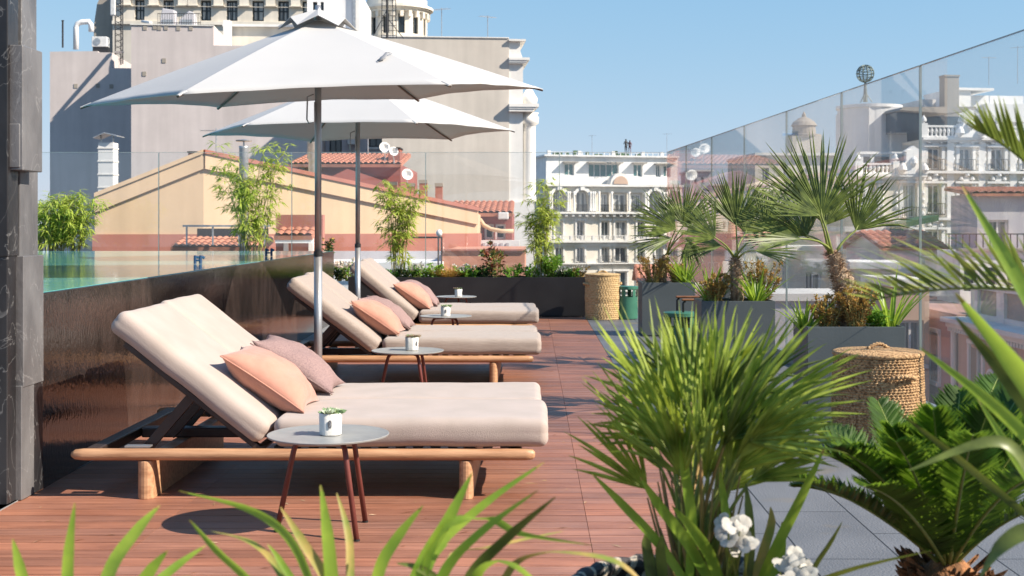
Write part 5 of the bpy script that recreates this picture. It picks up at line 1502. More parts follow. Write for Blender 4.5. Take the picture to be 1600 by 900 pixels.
# left face and right face as one walled volume with the top following the parapet
top = [(A-o_).z, (B_-o_).z, (Cc-o_).z, (Cc-o_).z-.1, (B_-o_).z, (A-o_).z]
foot = [lo(A), lo(B_), lo(Cc), (lo(Cc)[0]+.1, lo(Cc)[1]+6), (lo(B_)[0]+.6, lo(B_)[1]+9.5), (lo(A)[0]-.3, lo(A)[1]+3.5)]
mid = PZ(366, 36)+20
mb = MB(); mb.prismz(foot, mid+.002, top); mb.build('wall', M_ochre_l, yh)
mb = MB(); f2 = [(x_*1.0+(-.05 if i in (0, 5) else .04 if i in (2, 3) else 0), y_+(-.06 if i < 3 else 0)) for i, (x_, y_) in enumerate(foot)]
mb.prismz(f2, 0, mid); mb.build('base_wall', M_redw, yh)
def parapet(p, q, w=.14, h=.36, out=-.10, mm=M_ochre_l, nm='parapet_trim'):
    p, q = p-o_, q-o_; t_ = (q-p); t2 = Vector((t_.x, t_.y, 0)).normalized(); nr = Vector((t2.y, -t2.x, 0))
    a_, b_ = p+nr*(-out), q+nr*(-out)
    return MB().add([a_-Zv*h, b_-Zv*h, b_+Zv*.06, a_+Zv*.06, a_-Zv*h-nr*.5, b_-Zv*h-nr*.5, b_+Zv*.06-nr*.5, a_+Zv*.06-nr*.5],
                    [(0, 1, 2, 3), (7, 6, 5, 4), (3, 2, 6, 7), (4, 5, 1, 0), (1, 5, 6, 2), (0, 3, 7, 4)]).build(nm, mm, yh)
parapet(A, B_)
parapet(B_+Vector((.02, 0, 0)), Cc)
for p_, q_ in ((A, B_), (B_, Cc)):
    p2, q2 = p_+Zv*.062, q_+Zv*.062
    parapet(p2+Zv*.06, q2+Zv*.06, h=.055, out=-.16, mm=M_redw if p_ is B_ else M_ochre_l, nm='tile_coping')
# chimney by the apex, downpipe
MB().box(PX(294, 38)-o_.x, PX(316, 38)-o_.x, 2, 3, PZ(262, 38)+20, PZ(239, 38)+20).build('chimney', M_brick, yh)
MB().box(PX(293, 38)-o_.x, PX(317, 38)-o_.x, 1.95, 3.05, PZ(239, 38)+20.001, PZ(236.5, 38)+20).build('chimney_cap', M_dark, yh)
MB().tube([(PX(196, 36.2)-o_.x, .25, mid-1.2), (PX(196, 36.2)-o_.x, .25, mid+.05)], .05, 8).build('vent_pipe', M_redw, yh)

# tiled canopies at the foot of the yellow house
def small_canopy(label, x0, x1, ye, yr, d, depth, grp, door=None, dark=None):
    t = thing('tiled_canopy', label, 'canopy roof', (PX(x0, d), d, PZ(400, d)), 0, grp)
    ox_, oz = PX(x0, d), PZ(400, d)
    X1 = PX(x1, d)-ox_; ze = PZ(ye, d)-oz; zr = PZ(yr, d+depth)-oz
    tile_roof(t, [(0, 0, ze), (X1, 0, ze), (X1, depth, zr), (.0, depth, zr)], pitch=.17, amp=.045)
    MB().box(.02, X1-.02, .05, .12, ze-.2, ze-.121).build('gutter', M_stucco, t)
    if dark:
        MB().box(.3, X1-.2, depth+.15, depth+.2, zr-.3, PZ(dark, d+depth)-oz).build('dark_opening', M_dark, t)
        mb = MB(); zt = PZ(dark-2.5, d)-oz
        mb.box(-.05+.4, X1+.2, -.1, .0, zt, zt+.05)
        for k in range(4): mb.box(.45+k*(X1-.4)/3-.02, .45+k*(X1-.4)/3+.02, -.08, -.04, ze+.05, zt)
        mb.build('pergola_frame', M_galv, t)
    if door:
        MB().box(-.1, X1+.15, depth-.05, depth+.3, -3, zr+.35).build('wall', M_redw, t)
        a, b = door; x_a, x_b = PX(a, d)-ox_, PX(b, d)-ox_
        mb = MB(); zt = PZ(369, d)-oz; mb.box(x_a, x_a+.12, depth-.2, depth-.06, -3, zt); mb.box(x_b-.12, x_b, depth-.2, depth-.06, -3, zt); mb.box(x_a+.12, x_b-.12, depth-.2, depth-.06, zt-.12, zt)
        dr = mb.build('doorway', M_stucco, t)
        MB().box(x_a+.12, x_b-.12, depth-.1, depth-.07, -3, zt-.12).build('door_leaf', M_redw, dr)
    return t
small_canopy('long low tiled canopy under a dark opening, at the yellow house', 266, 412, 386, 371, 33.6, 1.4, None, dark=357)
small_canopy('short tiled canopy over a doorway, left of the first umbrella pole', 428, 488, 368, 356, 33.5, .8, None, door=(436, 483))

# ---------------------------------------------------------------- maroon roof house behind the yellow one
rh = thing('roof_house', 'maroon rooftop house with a tiled roof and satellite dishes behind the yellow house', 'house', (PX(455, 48), 48, -20))
o_ = Vector(rh.location); d = 48
xx = lambda p, q=48: PX(p, q)-o_.x
zz = lambda p, q=48: PZ(p, q)+20
mb = MB(); hh = [(xx(466), xx(476), zz(276), zz(262))]
facade(mb, xx(456), xx(626), 0, zz(257), 0, hh, .2, 7); mb.build('wall', M_maroon, rh)
window(rh, *hh[0], 0, .2, M_frame_w, M_pane, mull=(0, 0))
tile_roof(rh, [(xx(452), -.35, zz(257)), (xx(628), -.35, zz(257)), (xx(628), 3.6, zz(242, 52)), (xx(456), 3.6, zz(242, 52))], pitch=.2, amp=.055)
MB().prism([(xx(520), 0+10), (xx(600), 10), (xx(628), zz(302)), (xx(628), zz(292)), (xx(556), zz(268)), (xx(520), zz(285))], -2.2, -.01).build('lean_to', M_maroon, rh)
MB().box(xx(604), xx(622), .6, 1.6, zz(257), zz(231)).build('chimney', M_brick, rh); 
MB().box(xx(603), xx(623), .55, 1.65, zz(231)+.001, zz(228.5)).build('chimney_cap', M_dark, rh)
def dish(label, px, py, d, r, grp='satellite dishes by the maroon roof house'):
    t = thing('satellite_dish', label, 'satellite dish', tuple(P(px, py, d)), 0, grp)
    mb = MB(); mb.lathe([(.001, .0), (r*.4, .03), (r*.75, .09), (r, .17), (r, .18), (r*.73, .105), (r*.38, .045), (.001, .015)], 24, cap=False)
    q = mb.build('reflector', M_white, t, smooth=True); q.rotation_euler = (R(72), 0, R(25))
    MB().tube([(0, 0, 0), (.05, .1, -.25), (.05, .1, -r*2.2)], .02, 6).build('bracket', M_galv, t)
    e = MB().tube([(.0, 0, -.1), (r*.45, -r*1.0, .05)], .012, 5).build('feed_arm', M_galv, t)
dish('white satellite dish on the maroon house, left of the pair', 599, 233, 46, .2)
dish('white satellite dish on the maroon house, right of the pair', 613, 239, 46, .17)
dish('single white satellite dish above the yellow parapet, behind the yellow-green bamboo', 634, 275, 44, .2)
for k, (a, b, yt, lab) in enumerate(((609, 619, 284, 'small terracotta chimney, leftmost of four above the yellow parapet'), (637, 647, 286, 'small terracotta chimney, second from left above the yellow parapet'),
                                     (655, 667, 281, 'taller terracotta chimney, third from left above the yellow parapet'), (680, 691, 286, 'small terracotta chimney, rightmost of four above the yellow parapet'))):
    d = 44; t = thing('chimney', lab, 'chimney', (PX((a+b)/2, d), d, PZ(330, d)), 0, 'terracotta chimneys above the yellow parapet')
    w = PX(b, d)-PX(a, d); h = PZ(yt, d)-PZ(330, d)
    MB().box(-w/2, w/2, 0, w, 0, h-.12).build('shaft', M_redw, t); MB().box(-w/2-.02, w/2+.02, -.02, w+.02, h-.119, h).build('cap', M_taupe, t)
t = thing('flue_pipe', 'shiny metal flue pipe right beside the nearest umbrella pole', 'flue', tuple(P(489, 285, 42)))
MB().lathe([(.15, -1.5), (.15, .75), (.19, .8), (.19, 1.35), (.26, 1.5), (.26, 1.75), (.01, 1.8)], 20).build('pipe', M_galv, t, smooth=False); smooth_by_angle(t.children[0])
MB().lathe([(.262, 1.6), (.262, 1.68)], 20).build('band', mat('blue_band', (.1, .2, .4)), t)
t = thing('flue_pipe', 'grey flue pipe with a flat cap rising behind the tall loose bamboo', 'flue', tuple(P(381, 395, 33)))
MB().lathe([(.12, 0), (.12, 2.7), (.13, 2.75)], 18).build('pipe', M_galv, t, smooth=True)
MB().lathe([(.02, 2.72), (.02, 2.86), (.2, 2.87), (.21, 2.9), (.01, 2.93)], 18).build('cap', M_galv, t)
t = thing('white_chimney', 'white square chimney with a folded metal cap rising left of the yellow house', 'chimney', tuple(P(165, 330, 41)))
MB().box(-.24, .24, 0, .5, -3, 2.2).build('shaft', M_white, t)
mb = MB()
for k in range(6): mb.box(-.26, .26, -.02, .52, -.1+k*.42, -.06+k*.42)
mb.build('joint_bands', M_stucco, t)
MB().add([(-.36, -.15, 2.36), (.0, -.15, 2.52), (.4, -.15, 2.42), (-.36, .65, 2.36), (0, .65, 2.52), (.4, .65, 2.42), (-.36, -.15, 2.33), (.0, -.15, 2.49), (.4, -.15, 2.39), (-.36, .65, 2.33), (0, .65, 2.49), (.4, .65, 2.39)],
         [(0, 1, 4, 3), (1, 2, 5, 4), (9, 10, 7, 6), (10, 11, 8, 7), (6, 7, 1, 0), (7, 8, 2, 1), (3, 4, 10, 9), (4, 5, 11, 10), (0, 3, 9, 6), (8, 11, 5, 2)]).build('cap', M_galv, t)
mb = MB(); mb.box(-.2, -.16, .1, .14, 2.2, 2.44); mb.box(.18, .22, .1, .14, 2.2, 2.44); mb.build('cap_legs', M_galv, t)

# ---------------------------------------------------------------- small tiled-roof house at the right end of the yellow one
th = thing('roof_house', 'small maroon tiled house with a curved yellow beam right of the yellow house', 'house', (PX(745, 43), 43, -20))
o_ = Vector(th.location); xx = lambda p, q=43: PX(p, q)-o_.x; zz = lambda p, q=43: PZ(p, q)+20
hh = [(xx(757), xx(772), zz(374), zz(350)), (xx(774), xx(790), zz(374), zz(350))]
mb = MB(); facade(mb, xx(700), xx(800), 0, zz(332), 0, hh, .2, 6); mb.build('wall', M_maroon, th)
for h in hh: window(th, *h, 0, .2, M_frame_w, M_pane, mull=(0, 0))
tile_roof(th, [(xx(696), -.4, zz(333)), (xx(802), -.4, zz(333)), (xx(802), 3.0, zz(315, 46)), (xx(700), 3.0, zz(315, 46))], pitch=.19, amp=.05)
MB().box(xx(779), xx(795), -.7, -.1, zz(343), zz(332)).build('ac_unit', M_ac, th, bevel=.03)
MB().tube([(xx(751), -.5, zz(343)), (xx(757), -.55, zz(352)), (xx(768), -.6, zz(358)), (xx(785), -.6, zz(361)), (xx(803), -.6, zz(361))], .07, 8).build('curved_beam', M_ochre_l, th, smooth=True)
MB().box(xx(747), xx(812), -.9, -.3, 0, zz(375)).build('terrace_wall', M_white, th)
mb = MB()
for k in range(5): mb.box(xx(756+k*9), xx(760+k*9), -.93, -.905, zz(387), zz(379))
mb.build('parapet_slots', M_lilac, th)
t = thing('roof_terrace', 'terracotta terrace parapet behind the red tipped shrub', 'wall', (PX(690, 33), 33, -20))
o_ = Vector(t.location); xx = lambda p, q=33: PX(p, q)-o_.x; zz = lambda p, q=33: PZ(p, q)+20
MB().box(xx(690), xx(820), 0, 8, 0, zz(392)).build('parapet_wall', mat('salmon_render', (.55, .26, .18), (.5, .23, .15), .5, .85), t)
MB().box(xx(688), xx(822), -.06, .3, zz(392)+.001, zz(389.5)).build('coping', M_redw, t)
t = thing('roof_terrace', 'low white parapet behind the flowering shrubs, in front of the yellow house', 'wall', (PX(500, 32), 32, -20))
o_ = Vector(t.location); xx = lambda p, q=32: PX(p, q)-o_.x; zz = lambda p, q=32: PZ(p, q)+20
MB().box(xx(400), xx(689), 0, 3.0, 0, zz(410)).build('parapet_wall', M_white, t)
MB().box(xx(400), xx(689), 3.001, 3.3, 0, zz(396)).build('upper_step', M_lilac, t)
t = thing('railing', 'dark metal handrail behind the yellow-green bamboo', 'railing', (PX(600, 31), 31.5, PZ(430, 31.5)))
mb = MB(); mb.tube([(.1, 0, .93), (1.38, 0, .93)], .025, 6)
for q in (1.28, 1.36): mb.tube([(q, 0, -.3), (q, 0, .93)], .022, 6)
mb.build('rail', M_iron, t)
MB().lathe([(.02, .95), (.07, .98), (.08, 1.05), (.05, 1.11), (.001, 1.13)], 14, c=(1.3, 0)).build('lamp_globe', M_white, t, smooth=True)

# ---------------------------------------------------------------- far white five-storey building with arches
d = 150.0
fb = bld('apartment_building', 'far white and cream belle epoque building with arched loggias and a modern top storey', 'building', d, R(14), 858)
ox = PX(858, d); xx = lambda p: lx(p, d); zz = lambda p: lz(p, d)
# modern top storey
tops = [(xx(888), xx(904), zz(273), zz(254)), (xx(928), xx(978), zz(275), zz(254)), (xx(1003), xx(1018), zz(274), zz(254)), (xx(1041), xx(1049), zz(274), zz(255)), (xx(1054), xx(1066), zz(274), zz(255))]
mb = MB(); facade(mb, 0, xx(1078), zz(290), zz(243), 1.4, tops, .5, 9)
mb.build('top_storey', M_white, fb)
for i, h in enumerate(tops):
    w = window(fb, *h, 1.4, .5, M_frame_w, M_teal, mull=(4 if i == 1 else 1, 0), fw=.1)
    MB().box(h[0]-.25, h[1]+.3, .5, 1.39, h[3]+.05, h[3]+.2).build('awning', M_taupe, w)
mb = MB(); mb.box(-.3, xx(1079), 1.0, 9.2, zz(243)+.001, zz(240.5)); mb.build('roof_edge', M_white, fb)
mb = MB()
for k in range(24):
    x = xx(862+k*9.1); mb.box(x-.04, x+.04, 1.2, 1.28, zz(240.5), zz(236))
for k in (862, 912, 968, 1018, 1050): mb.box(xx(k)-.2, xx(k)+.2, 1.1, 1.5, zz(240.4), zz(234))
mb.box(xx(862), xx(1072), 1.2, 1.27, zz(236.4), zz(235.8))
mb.build('roof_railing', M_frame_w, fb)
mb = MB()
for k in range(16):
    x = xx(873+rnd.random()*185); w_ = rnd.uniform(.1, .5); mb.box(x-w_, x+w_, 3, 3.5, zz(240.4), zz(240.4)+rnd.uniform(.2, .65))
mb.build('roof_planting', M_awning_leaf, fb)
# loggia storey, deeper holes with arches
arches = [(863, 884), (901, 921), (1022, 1043), (1054, 1074)]
mids = [(942, 956), (962, 986)]
holes = [(xx(a), xx(b), zz(331), zz(297)) for a, b in arches]+[(xx(a), xx(b), zz(331), zz(300)) for a, b in mids]+[(xx(991), xx(1012), zz(331), zz(300))]
low = []
cols_ = [(868, 880, 0), (903, 915, 0), (943, 956, 1), (966, 985, 1), (1003, 1015, 0), (1034, 1046, 0), (1058, 1070, 0)]
for (a, b, r1) in cols_:
    for (zb_, zt_) in ((374, 346), (410, 387), (452, 426), (490, 465)): low.append((xx(a), xx(b), zz(zb_), zz(zt_)))
mb = MB(); facade(mb, -.5, xx(1078), 0, zz(288), 0, holes+low, .55, 8.9); mb.build('wall', M_stone_w, fb)
for h in holes:
    w = window(fb, h[0]+.15, h[1]-.15, h[2], h[3]-.2, .35, .2, M_frame_w, M_curtain, mull=(1, 0), fw=.12)
    mb = MB(); n_ = 9
    for k in range(n_+1):
        x = h[0]+(h[1]-h[0])*k/n_; mb.box(x-.02, x+.02, .1, .14, h[2], h[2]+.8)
    mb.box(h[0], h[1], .09, .15, h[2]+.8, h[2]+.87); mb.build('railing', M_iron, w)
# arched head over each loggia
for a, b in arches:
    mb = MB(); cx_ = (xx(a)+xx(b))/2; rr_ = (xx(b)-xx(a))/2; z0_ = zz(297)-rr_*.75
    poly_in = [(cx_+rr_*math.cos(q), z0_+rr_*.75*math.sin(q)) for q in [math.pi*k/14 for k in range(15)]]
    poly_out = [(cx_+(rr_+.28)*math.cos(q), z0_+(rr_*.75+.45)*math.sin(q)) for q in [math.pi*k/14 for k in range(15)]]
    for k in range(14):
        mb.prism([poly_in[k], poly_in[k+1], poly_out[k+1], poly_out[k]], -.35, .2)
    mb.box(cx_-.25, cx_+.25, -.5, -.351, z0_+rr_*.75, z0_+rr_*.75+.8)
    mb.build('arch', M_stucco, fb)
mb = MB()
for p_ in (858, 861, 887, 890, 897, 924, 928, 931, 938, 959, 988, 1015, 1019, 1046, 1050):
    mb.lathe([(.17, zz(330)), (.14, zz(328)), (.12, zz(303)), (.2, zz(299))], 10, c=(xx(p_), -.32))
mb.build('columns', M_stucco, fb, smooth=True)
mb = MB()
for (za, zb_, o_) in ((291, 287.5, .55), (299, 296.5, .25), (334, 331, .85), (379, 375.5, .7), (384, 380, .2), (413, 411, .5), (457, 454, .5)):
    if o_ == .25: continue
    mb.box(-.6, xx(1079), -o_, -.003, zz(za), zz(zb_))
for k in range(20):
    x = xx(861+k*11.2); mb.box(x-.16, x+.16, -.7, -.004, zz(338), zz(334)-.001)
mb.build('cornices', M_stucco, fb)
# pediment in the middle
mb = MB(); cx_ = xx(973)
mb.prism([(cx_+1.25*math.cos(q), zz(287.4)+1.35*math.sin(q)) for q in [math.pi*k/16 for k in range(17)]], -.5, .9)
mb.build('round_pediment', M_stucco, fb)
mb = MB(); mb.prism([(cx_+.9*math.cos(q), zz(287)+.95*math.sin(q)) for q in [math.pi*k/16 for k in range(17)]], -.62, -.501); mb.build('pediment_relief', M_peach, fb)
mb = MB()
for k in range(58):
    x = xx(860)+k*.27
    if k % 5 == 4: mb.box(x-.2, x+.1, -.68, -.5, zz(375.4), zz(368))
    else: mb.box(x-.05, x+.05, -.62, -.56, zz(375.4), zz(369))
mb.box(-.55, xx(1078), -.66, -.52, zz(369)+.001, zz(368))
mb.build('balustrade', M_stucco, fb)
for i, h in enumerate(low):
    window(fb, *h, 0, .55, M_frame_w, M_pane if i % 3 else M_curtain, mull=(1, 0), fw=.1, rail=.7 if (i % 4 in (1, 3)) else None, sill=None)
mb = MB()
for h in low:
    mb.box(h[0]-.22, h[0]-.02, -.12, -.002, h[2], h[3]+.1); mb.box(h[1]+.02, h[1]+.22, -.12, -.002, h[2], h[3]+.1); mb.box(h[0]-.3, h[1]+.3, -.22, -.003, h[3]+.101, h[3]+.35)
mb.build('window_surrounds', M_stucco, fb)
# two people on its roof
def person(label, px, py, d, h, pose, shirt, trousers):
    t = thing('person', label, 'person', tuple(P(px, py, d)), rnd.uniform(-1, 1), 'people on the far roof')
    bm = bmesh.new()
    me = bpy.data.meshes.new('body')
    s = h/1.75
    J = [(0, 0, .95), (0, 0, 1.2), (0, 0, 1.45), (0, 0, 1.55), (0, -.01, 1.66), (-.1, 0, .9), (-.12, -.03, .48), (-.12, 0, .06), (.1, 0, .9), (.12, .02, .48), (.13, 0, .06),
         (-.19, 0, 1.42), (-.26, pose*.1, 1.15), (-.24, -.2*pose, .98+.2*pose), (.19, 0, 1.42), (.26, 0, 1.15), (.25, -.1, .92), (-.12, -.12, .03), (.13, -.12, .03)]
    E = [(0, 1), (1, 2), (2, 3), (3, 4), (0, 5), (5, 6), (6, 7), (0, 8), (8, 9), (9, 10), (2, 11), (11, 12), (12, 13), (2, 14), (14, 15), (15, 16), (7, 17), (10, 18)]
    Rr = [.13, .13, .15, .055, .10, .10, .065, .045, .10, .065, .045, .06, .045, .035, .06, .045, .035, .04, .04]
    me.from_pydata([tuple(c*s for c in j) for j in J], E, [])
    o = bpy.data.objects.new('body', me); C.objects.link(o); o.parent = t
    sk = o.modifiers.new('skin', 'SKIN'); 
    for i, v in enumerate(me.skin_vertices[0].data): v.radius = (Rr[i]*s, Rr[i]*s*.8); v.use_root = (i == 0)
    ss_ = o.modifiers.new('sub', 'SUBSURF'); ss_.levels = 1; ss_.render_levels = 1
    me.materials.append(shirt)
    o2 = MB().lathe([(.01, 1.72*s), (.08*s, 1.74*s), (.105*s, 1.68*s), (.10*s, 1.62*s)][::-1], 12, c=(0, .02)).build('hair', trousers, t, smooth=True)
    return t
person('person in black standing at the far roof edge, left of the two', 978, 240.3, 151.6, 1.75, 1, mat('black_clothes', (.02, .02, .022)), mat('dark_hair', (.03, .02, .015)))
person('person in dark red standing on the far roof, right of the two', 984, 240.3, 151.9, 1.6, .3, mat('dark_red_clothes', (.16, .05, .05)), mat('dark_hair', (.03, .02, .015)))

# ---------------------------------------------------------------- ornate white building on the right with the globe
d = 80.0
ob = bld('ornate_building', 'ornate white building with balustrades, balconies and stucco window crowns on the right', 'building', d, R(7), 1440)
ox = PX(1440, d); xx = lambda p: lx(p, d); zz = lambda p: lz(p, d)
rows = [(265, 231), (334, 288), (398, 360), (452, 420)]
wl = [(1450, 1471), (1502, 1522), (1554, 1575), (1606, 1627)]
holes = [(xx(a), xx(b), zz(r0), zz(r1)) for r0, r1 in rows for a, b in wl]
mb = MB(); facade(mb, 0, xx(1660), 0, zz(218), 0, holes, .35, 13); mb.build('wall', M_stone_w, ob)
for i, h in enumerate(holes): window(ob, *h, 0, .35, M_frame_w, M_curtain if i % 2 else M_pane, mull=(1, 0), fw=.1, rail=.62)
wl2 = [(1349, 1362), (1405, 1427)]
rows2 = [(340, 288), (398, 360), (452, 420)]
h2 = [(xx(a), xx(b), zz(r0), zz(r1)) for r0, r1 in rows2 for a, b in wl2]
mb = MB(); facade(mb, xx(1330), -.01, 0, zz(276), -.4, h2, .35, 12.9); mb.build('left_wing_wall', M_stone_w, ob)
for i, h in enumerate(h2): window(ob, *h, -.4, .35, M_frame_w, M_curtain, mull=(1, 0), fw=.1, rail=.62)
mb = MB(); rs_ = random.Random(4)
def crown_trim(h, y):
    a, b, c, e = h; cx_ = (a+b)/2; w_ = (b-a)/2
    mb.box(a-.24, a-.03, y-.12, y-.002, c-.1, e+.05); mb.box(b+.03, b+.24, y-.12, y-.002, c-.1, e+.05)
    mb.box(a-.34, b+.34, y-.28, y-.003, e+.06, e+.2)
    mb.prism([(cx_-w_*.6, e+.21), (cx_+w_*.6, e+.21), (cx_+w_*.4, e+.42), (cx_+.15, e+.56), (cx_-.15, e+.56), (cx_-w_*.4, e+.42)], y-.2, y-.004)
    for s_ in (-1, 1): mb.lathe([(.02, e+.2), (.17, e+.3), (.1, e+.5), (.02, e+.55)], 8, c=(cx_+s_*w_*.9, y-.16))
    for s_ in (-1, 1):
        for q in range(4): mb.lathe([(.05, c+.1+q*.42), (.12, c+.25+q*.42), (.05, c+.42+q*.42)], 8, c=(cx_+s_*(w_+.42), y-.03))
    mb.lathe([(.02, e+.45), (.16, e+.55), (.13, e+.7), (.02, e+.8)], 8, c=(cx_, y-.26))
for h in holes: crown_trim(h, 0)
for h in h2: crown_trim(h, -.4)
mb.build('window_crowns', M_white, ob)
mb = MB()
for (a_, b_, y_, za, zb_, o2) in ((1440, 1660, 0, 219, 215, .5), (1440, 1660, 0, 222, 219, .3), (1440, 1660, 0, 271, 267, .4), (1440, 1660, 0, 344, 340, .4), (1440, 1660, 0, 405, 402, .3),
                                 (1328, 1439.5, -.4, 277, 273, .5), (1328, 1439.5, -.4, 281, 277, .3), (1328, 1439.5, -.4, 346, 343, .4), (1328, 1439.5, -.4, 405, 402, .3)):
    mb.box(xx(a_)-.1, xx(b_), y_-o2, y_-.003, zz(za), zz(zb_)-.001)
for p_ in (1441, 1486, 1538, 1590, 1641): mb.box(xx(p_)-.22, xx(p_)+.22, -.14, -.004, 0, zz(222))
mb.build('cornices', M_white, ob)
def balustrade(a_, b_, zb_, zt, y_, name):
    mb = MB(); x = xx(a_); 
    k = 0
    while x < xx(b_):
        if k % 9 == 0: mb.box(x-.2, x+.2, y_-.18, y_+.18, zb_, zt+.12); mb.lathe([(.05, zt+.12), (.2, zt+.25), (.16, zt+.42), (.03, zt+.62)], 10, c=(x, y_))
        else: mb.lathe([(.08, zb_+.1), (.055, zb_+.2), (.11, zb_+.4), (.05, zt-.12)], 8, c=(x, y_))
        x += .27; k += 1
    mb.box(xx(a_), xx(b_), y_-.12, y_+.12, zt-.12, zt); mb.box(xx(a_), xx(b_), y_-.14, y_+.14, zb_, zb_+.1)
    mb.build(name, M_white, ob)
balustrade(1441, 1660, zz(215), zz(196), -.2, 'balustrade'); balustrade(1330, 1438, zz(273), zz(256), -.6, 'balustrade')
# carved gable pieces on the balustrades
for cx_, zb_, y_ in ((xx(1416), zz(273), -.75), (xx(1513), zz(215), -.4)):
    mb = MB()
    mb.prism([(cx_-.95, zb_), (cx_+.95, zb_), (cx_+.75, zb_+.45), (cx_+.45, zb_+.8), (cx_+.42, zb_+1.35), (cx_+.6, zb_+1.4), (cx_, zb_+1.75), (cx_-.6, zb_+1.4), (cx_-.42, zb_+1.35), (cx_-.45, zb_+.8), (cx_-.75, zb_+.45)], y_-.2, y_+.15)
    for s_ in (-1, 1): mb.lathe([(.02, zb_), (.28, zb_+.25), (.2, zb_+.5), (.03, zb_+.7)], 10, c=(cx_+s_*.7, y_-.25))
    mb.lathe([(.02, zb_+.4), (.22, zb_+.65), (.2, zb_+.9), (.02, zb_+1.1)], 10, c=(cx_, y_-.28))
    mb.build('carved_gable', M_white, ob)
# penthouses
xx = lambda p: lx(p, d)+.5
mb = MB(); mb.lathe([(2.05, zz(276)), (2.05, zz(161)), (2.15, zz(160)), (2.15, zz(155)), (.01, zz(155))], 40, c=(xx(1392), 5)); mb.box(xx(1372), xx(1436), 3, 9, zz(276), zz(160)-.01); mb.build('round_penthouse', M_white, ob)
mb = MB(); mb.box(xx(1400), xx(1437), 1.2, 2.99, zz(205), zz(172)); mb.build('glazed_room', M_pane, ob)
mb = MB(); mb.prism([(xx(1394), zz(172)+.002), (xx(1470), zz(176)), (xx(1520), zz(170)), (xx(1520), zz(165)), (xx(1400), zz(167))], .2, 3.2); mb.build('awning', M_taupe, ob)
mb = MB(); mb.box(xx(1440), xx(1530), 3.3, 9, zz(218), zz(174)); mb.build('terrace_room', M_pane, ob)
mb = MB(); mb.box(xx(1485), xx(1508), 5, 9, zz(174)+.01, zz(142)); mb.box(xx(1533), xx(1562), 4.4, 9, zz(200), zz(128)); mb.box(xx(1562)+.001, xx(1660), 4.8, 9, zz(215), zz(135)); mb.box(xx(1533), xx(1600), 4.2, 9.2, zz(127.9), zz(124)); mb.box(xx(1585), xx(1660), 4.0, 4.79, zz(180), zz(150)); mb.build('penthouse_blocks', M_white, ob)
mb = MB(); mb.box(xx(1507), xx(1532), 3.6, 4.39, zz(215), zz(108)); mb.build('tall_chimney', M_taupe, ob)
MB().box(xx(1506), xx(1533), 3.55, 4.395, zz(107.9), zz(105)).build('chimney_cap', M_taupe, ob)
mb = MB()
for p_ in (1340, 1358, 1390, 1412): mb.box(xx(p_)-.1, xx(p_)+.1, 1.0, 1.2, zz(276), zz(240))
mb.box(xx(1335), xx(1436), .9, 1.4, zz(240)+.001, zz(236)); mb.build('terrace_pergola', M_white, ob)
mb = MB(); mb.box(xx(1335), xx(1400), 1.5, 1.7, zz(274), zz(243)); mb.build('glazed_terrace_front', M_pane, ob)
gl = thing('globe_ornament', 'openwork metal globe on a slim mast above the round penthouse', 'globe', tuple(P(1352, 157, 84)))
mb = MB(); r0 = .56; zc_ = 1.76
for k in range(6):
    a = k*math.pi/6; mb.tube([(r0*math.cos(q)*math.cos(a), r0*math.cos(q)*math.sin(a), zc_+r0*math.sin(q)) for q in [2*math.pi*j/28 for j in range(29)]], .035, 6, cap=False)
for z in (-.42, -.22, 0, .22, .42):
    r1 = math.sqrt(r0*r0-z*z)+.006; mb.tube([(r1*math.cos(q), r1*math.sin(q), zc_+z) for q in [2*math.pi*j/28 for j in range(29)]], .032, 6, cap=False)
M_globe = mat('weathered_bronze', (.16, .2, .18), (.08, .1, .09), 6, .5, metal=.3)
mb.build('globe_lattice', M_globe, gl, smooth=True)
MB().tube([(0, 0, -.1), (0, 0, 1.2)], [.16, .07], 10).build('mast', M_globe, gl)
mb = MB(); [mb.tube([(.45*math.cos(k*2.09), .45*math.sin(k*2.09), -.1), (0, 0, .55)], .03, 6) for k in range(3)]; mb.build('stay_legs', M_globe, gl)

# ---------------------------------------------------------------- pale building and church cupola between
d = 125.0
cb_ = bld('pale_building', 'plain pale cream building behind the fan palms, under the cupola', 'building', d, R(4), 1170)
ox = PX(1170, d); xx = lambda p: lx(p, d); zz = lambda p: lz(p, d)
hs_ = [(xx(1190+k*34), xx(1202+k*34), zz(r+26), zz(r)) for k in range(4) for r in (262, 315, 365, 410)]
mb = MB(); facade(mb, xx(1180), xx(1328), 0, zz(243), 0, hs_, .3, 12); mb.build('wall', M_stone_w, cb_)
for i, h in enumerate(hs_): window(cb_, *h, 0, .3, M_frame_w, M_pane if i % 2 else M_curtain, mull=(1, 0), fw=.12, sill=M_stucco)
mb = MB(); mb.box(xx(1178), xx(1330), -.5, 12.1, zz(243)+.001, zz(239)); mb.box(xx(1178), xx(1330), -.3, -.002, zz(300), zz(297)); mb.build('cornice', M_stucco, cb_)
tw = thing('church_tower', 'small pale church tower with a cupola behind the fan palm', 'tower', (PX(1261, 140), 140, -20))
zz = lambda p: PZ(p, 140)+20
mb = MB(); mb.box(-1.6, 1.6, 0, 3.2, 0, zz(212)); mb.build('shaft', M_stone, tw)
mb = MB(); mb.lathe([(1.9, zz(212)), (1.9, zz(209)), (1.3, zz(208)), (1.25, zz(196)), (1.45, zz(195)), (1.2, zz(189)), (.6, zz(183)), (.25, zz(181)), (.22, zz(177)), (.03, zz(172))], 20, c=(0, 1.6)); mb.build('cupola', M_taupe, tw, smooth=False); smooth_by_angle(tw.children[1], 30)
d = 200
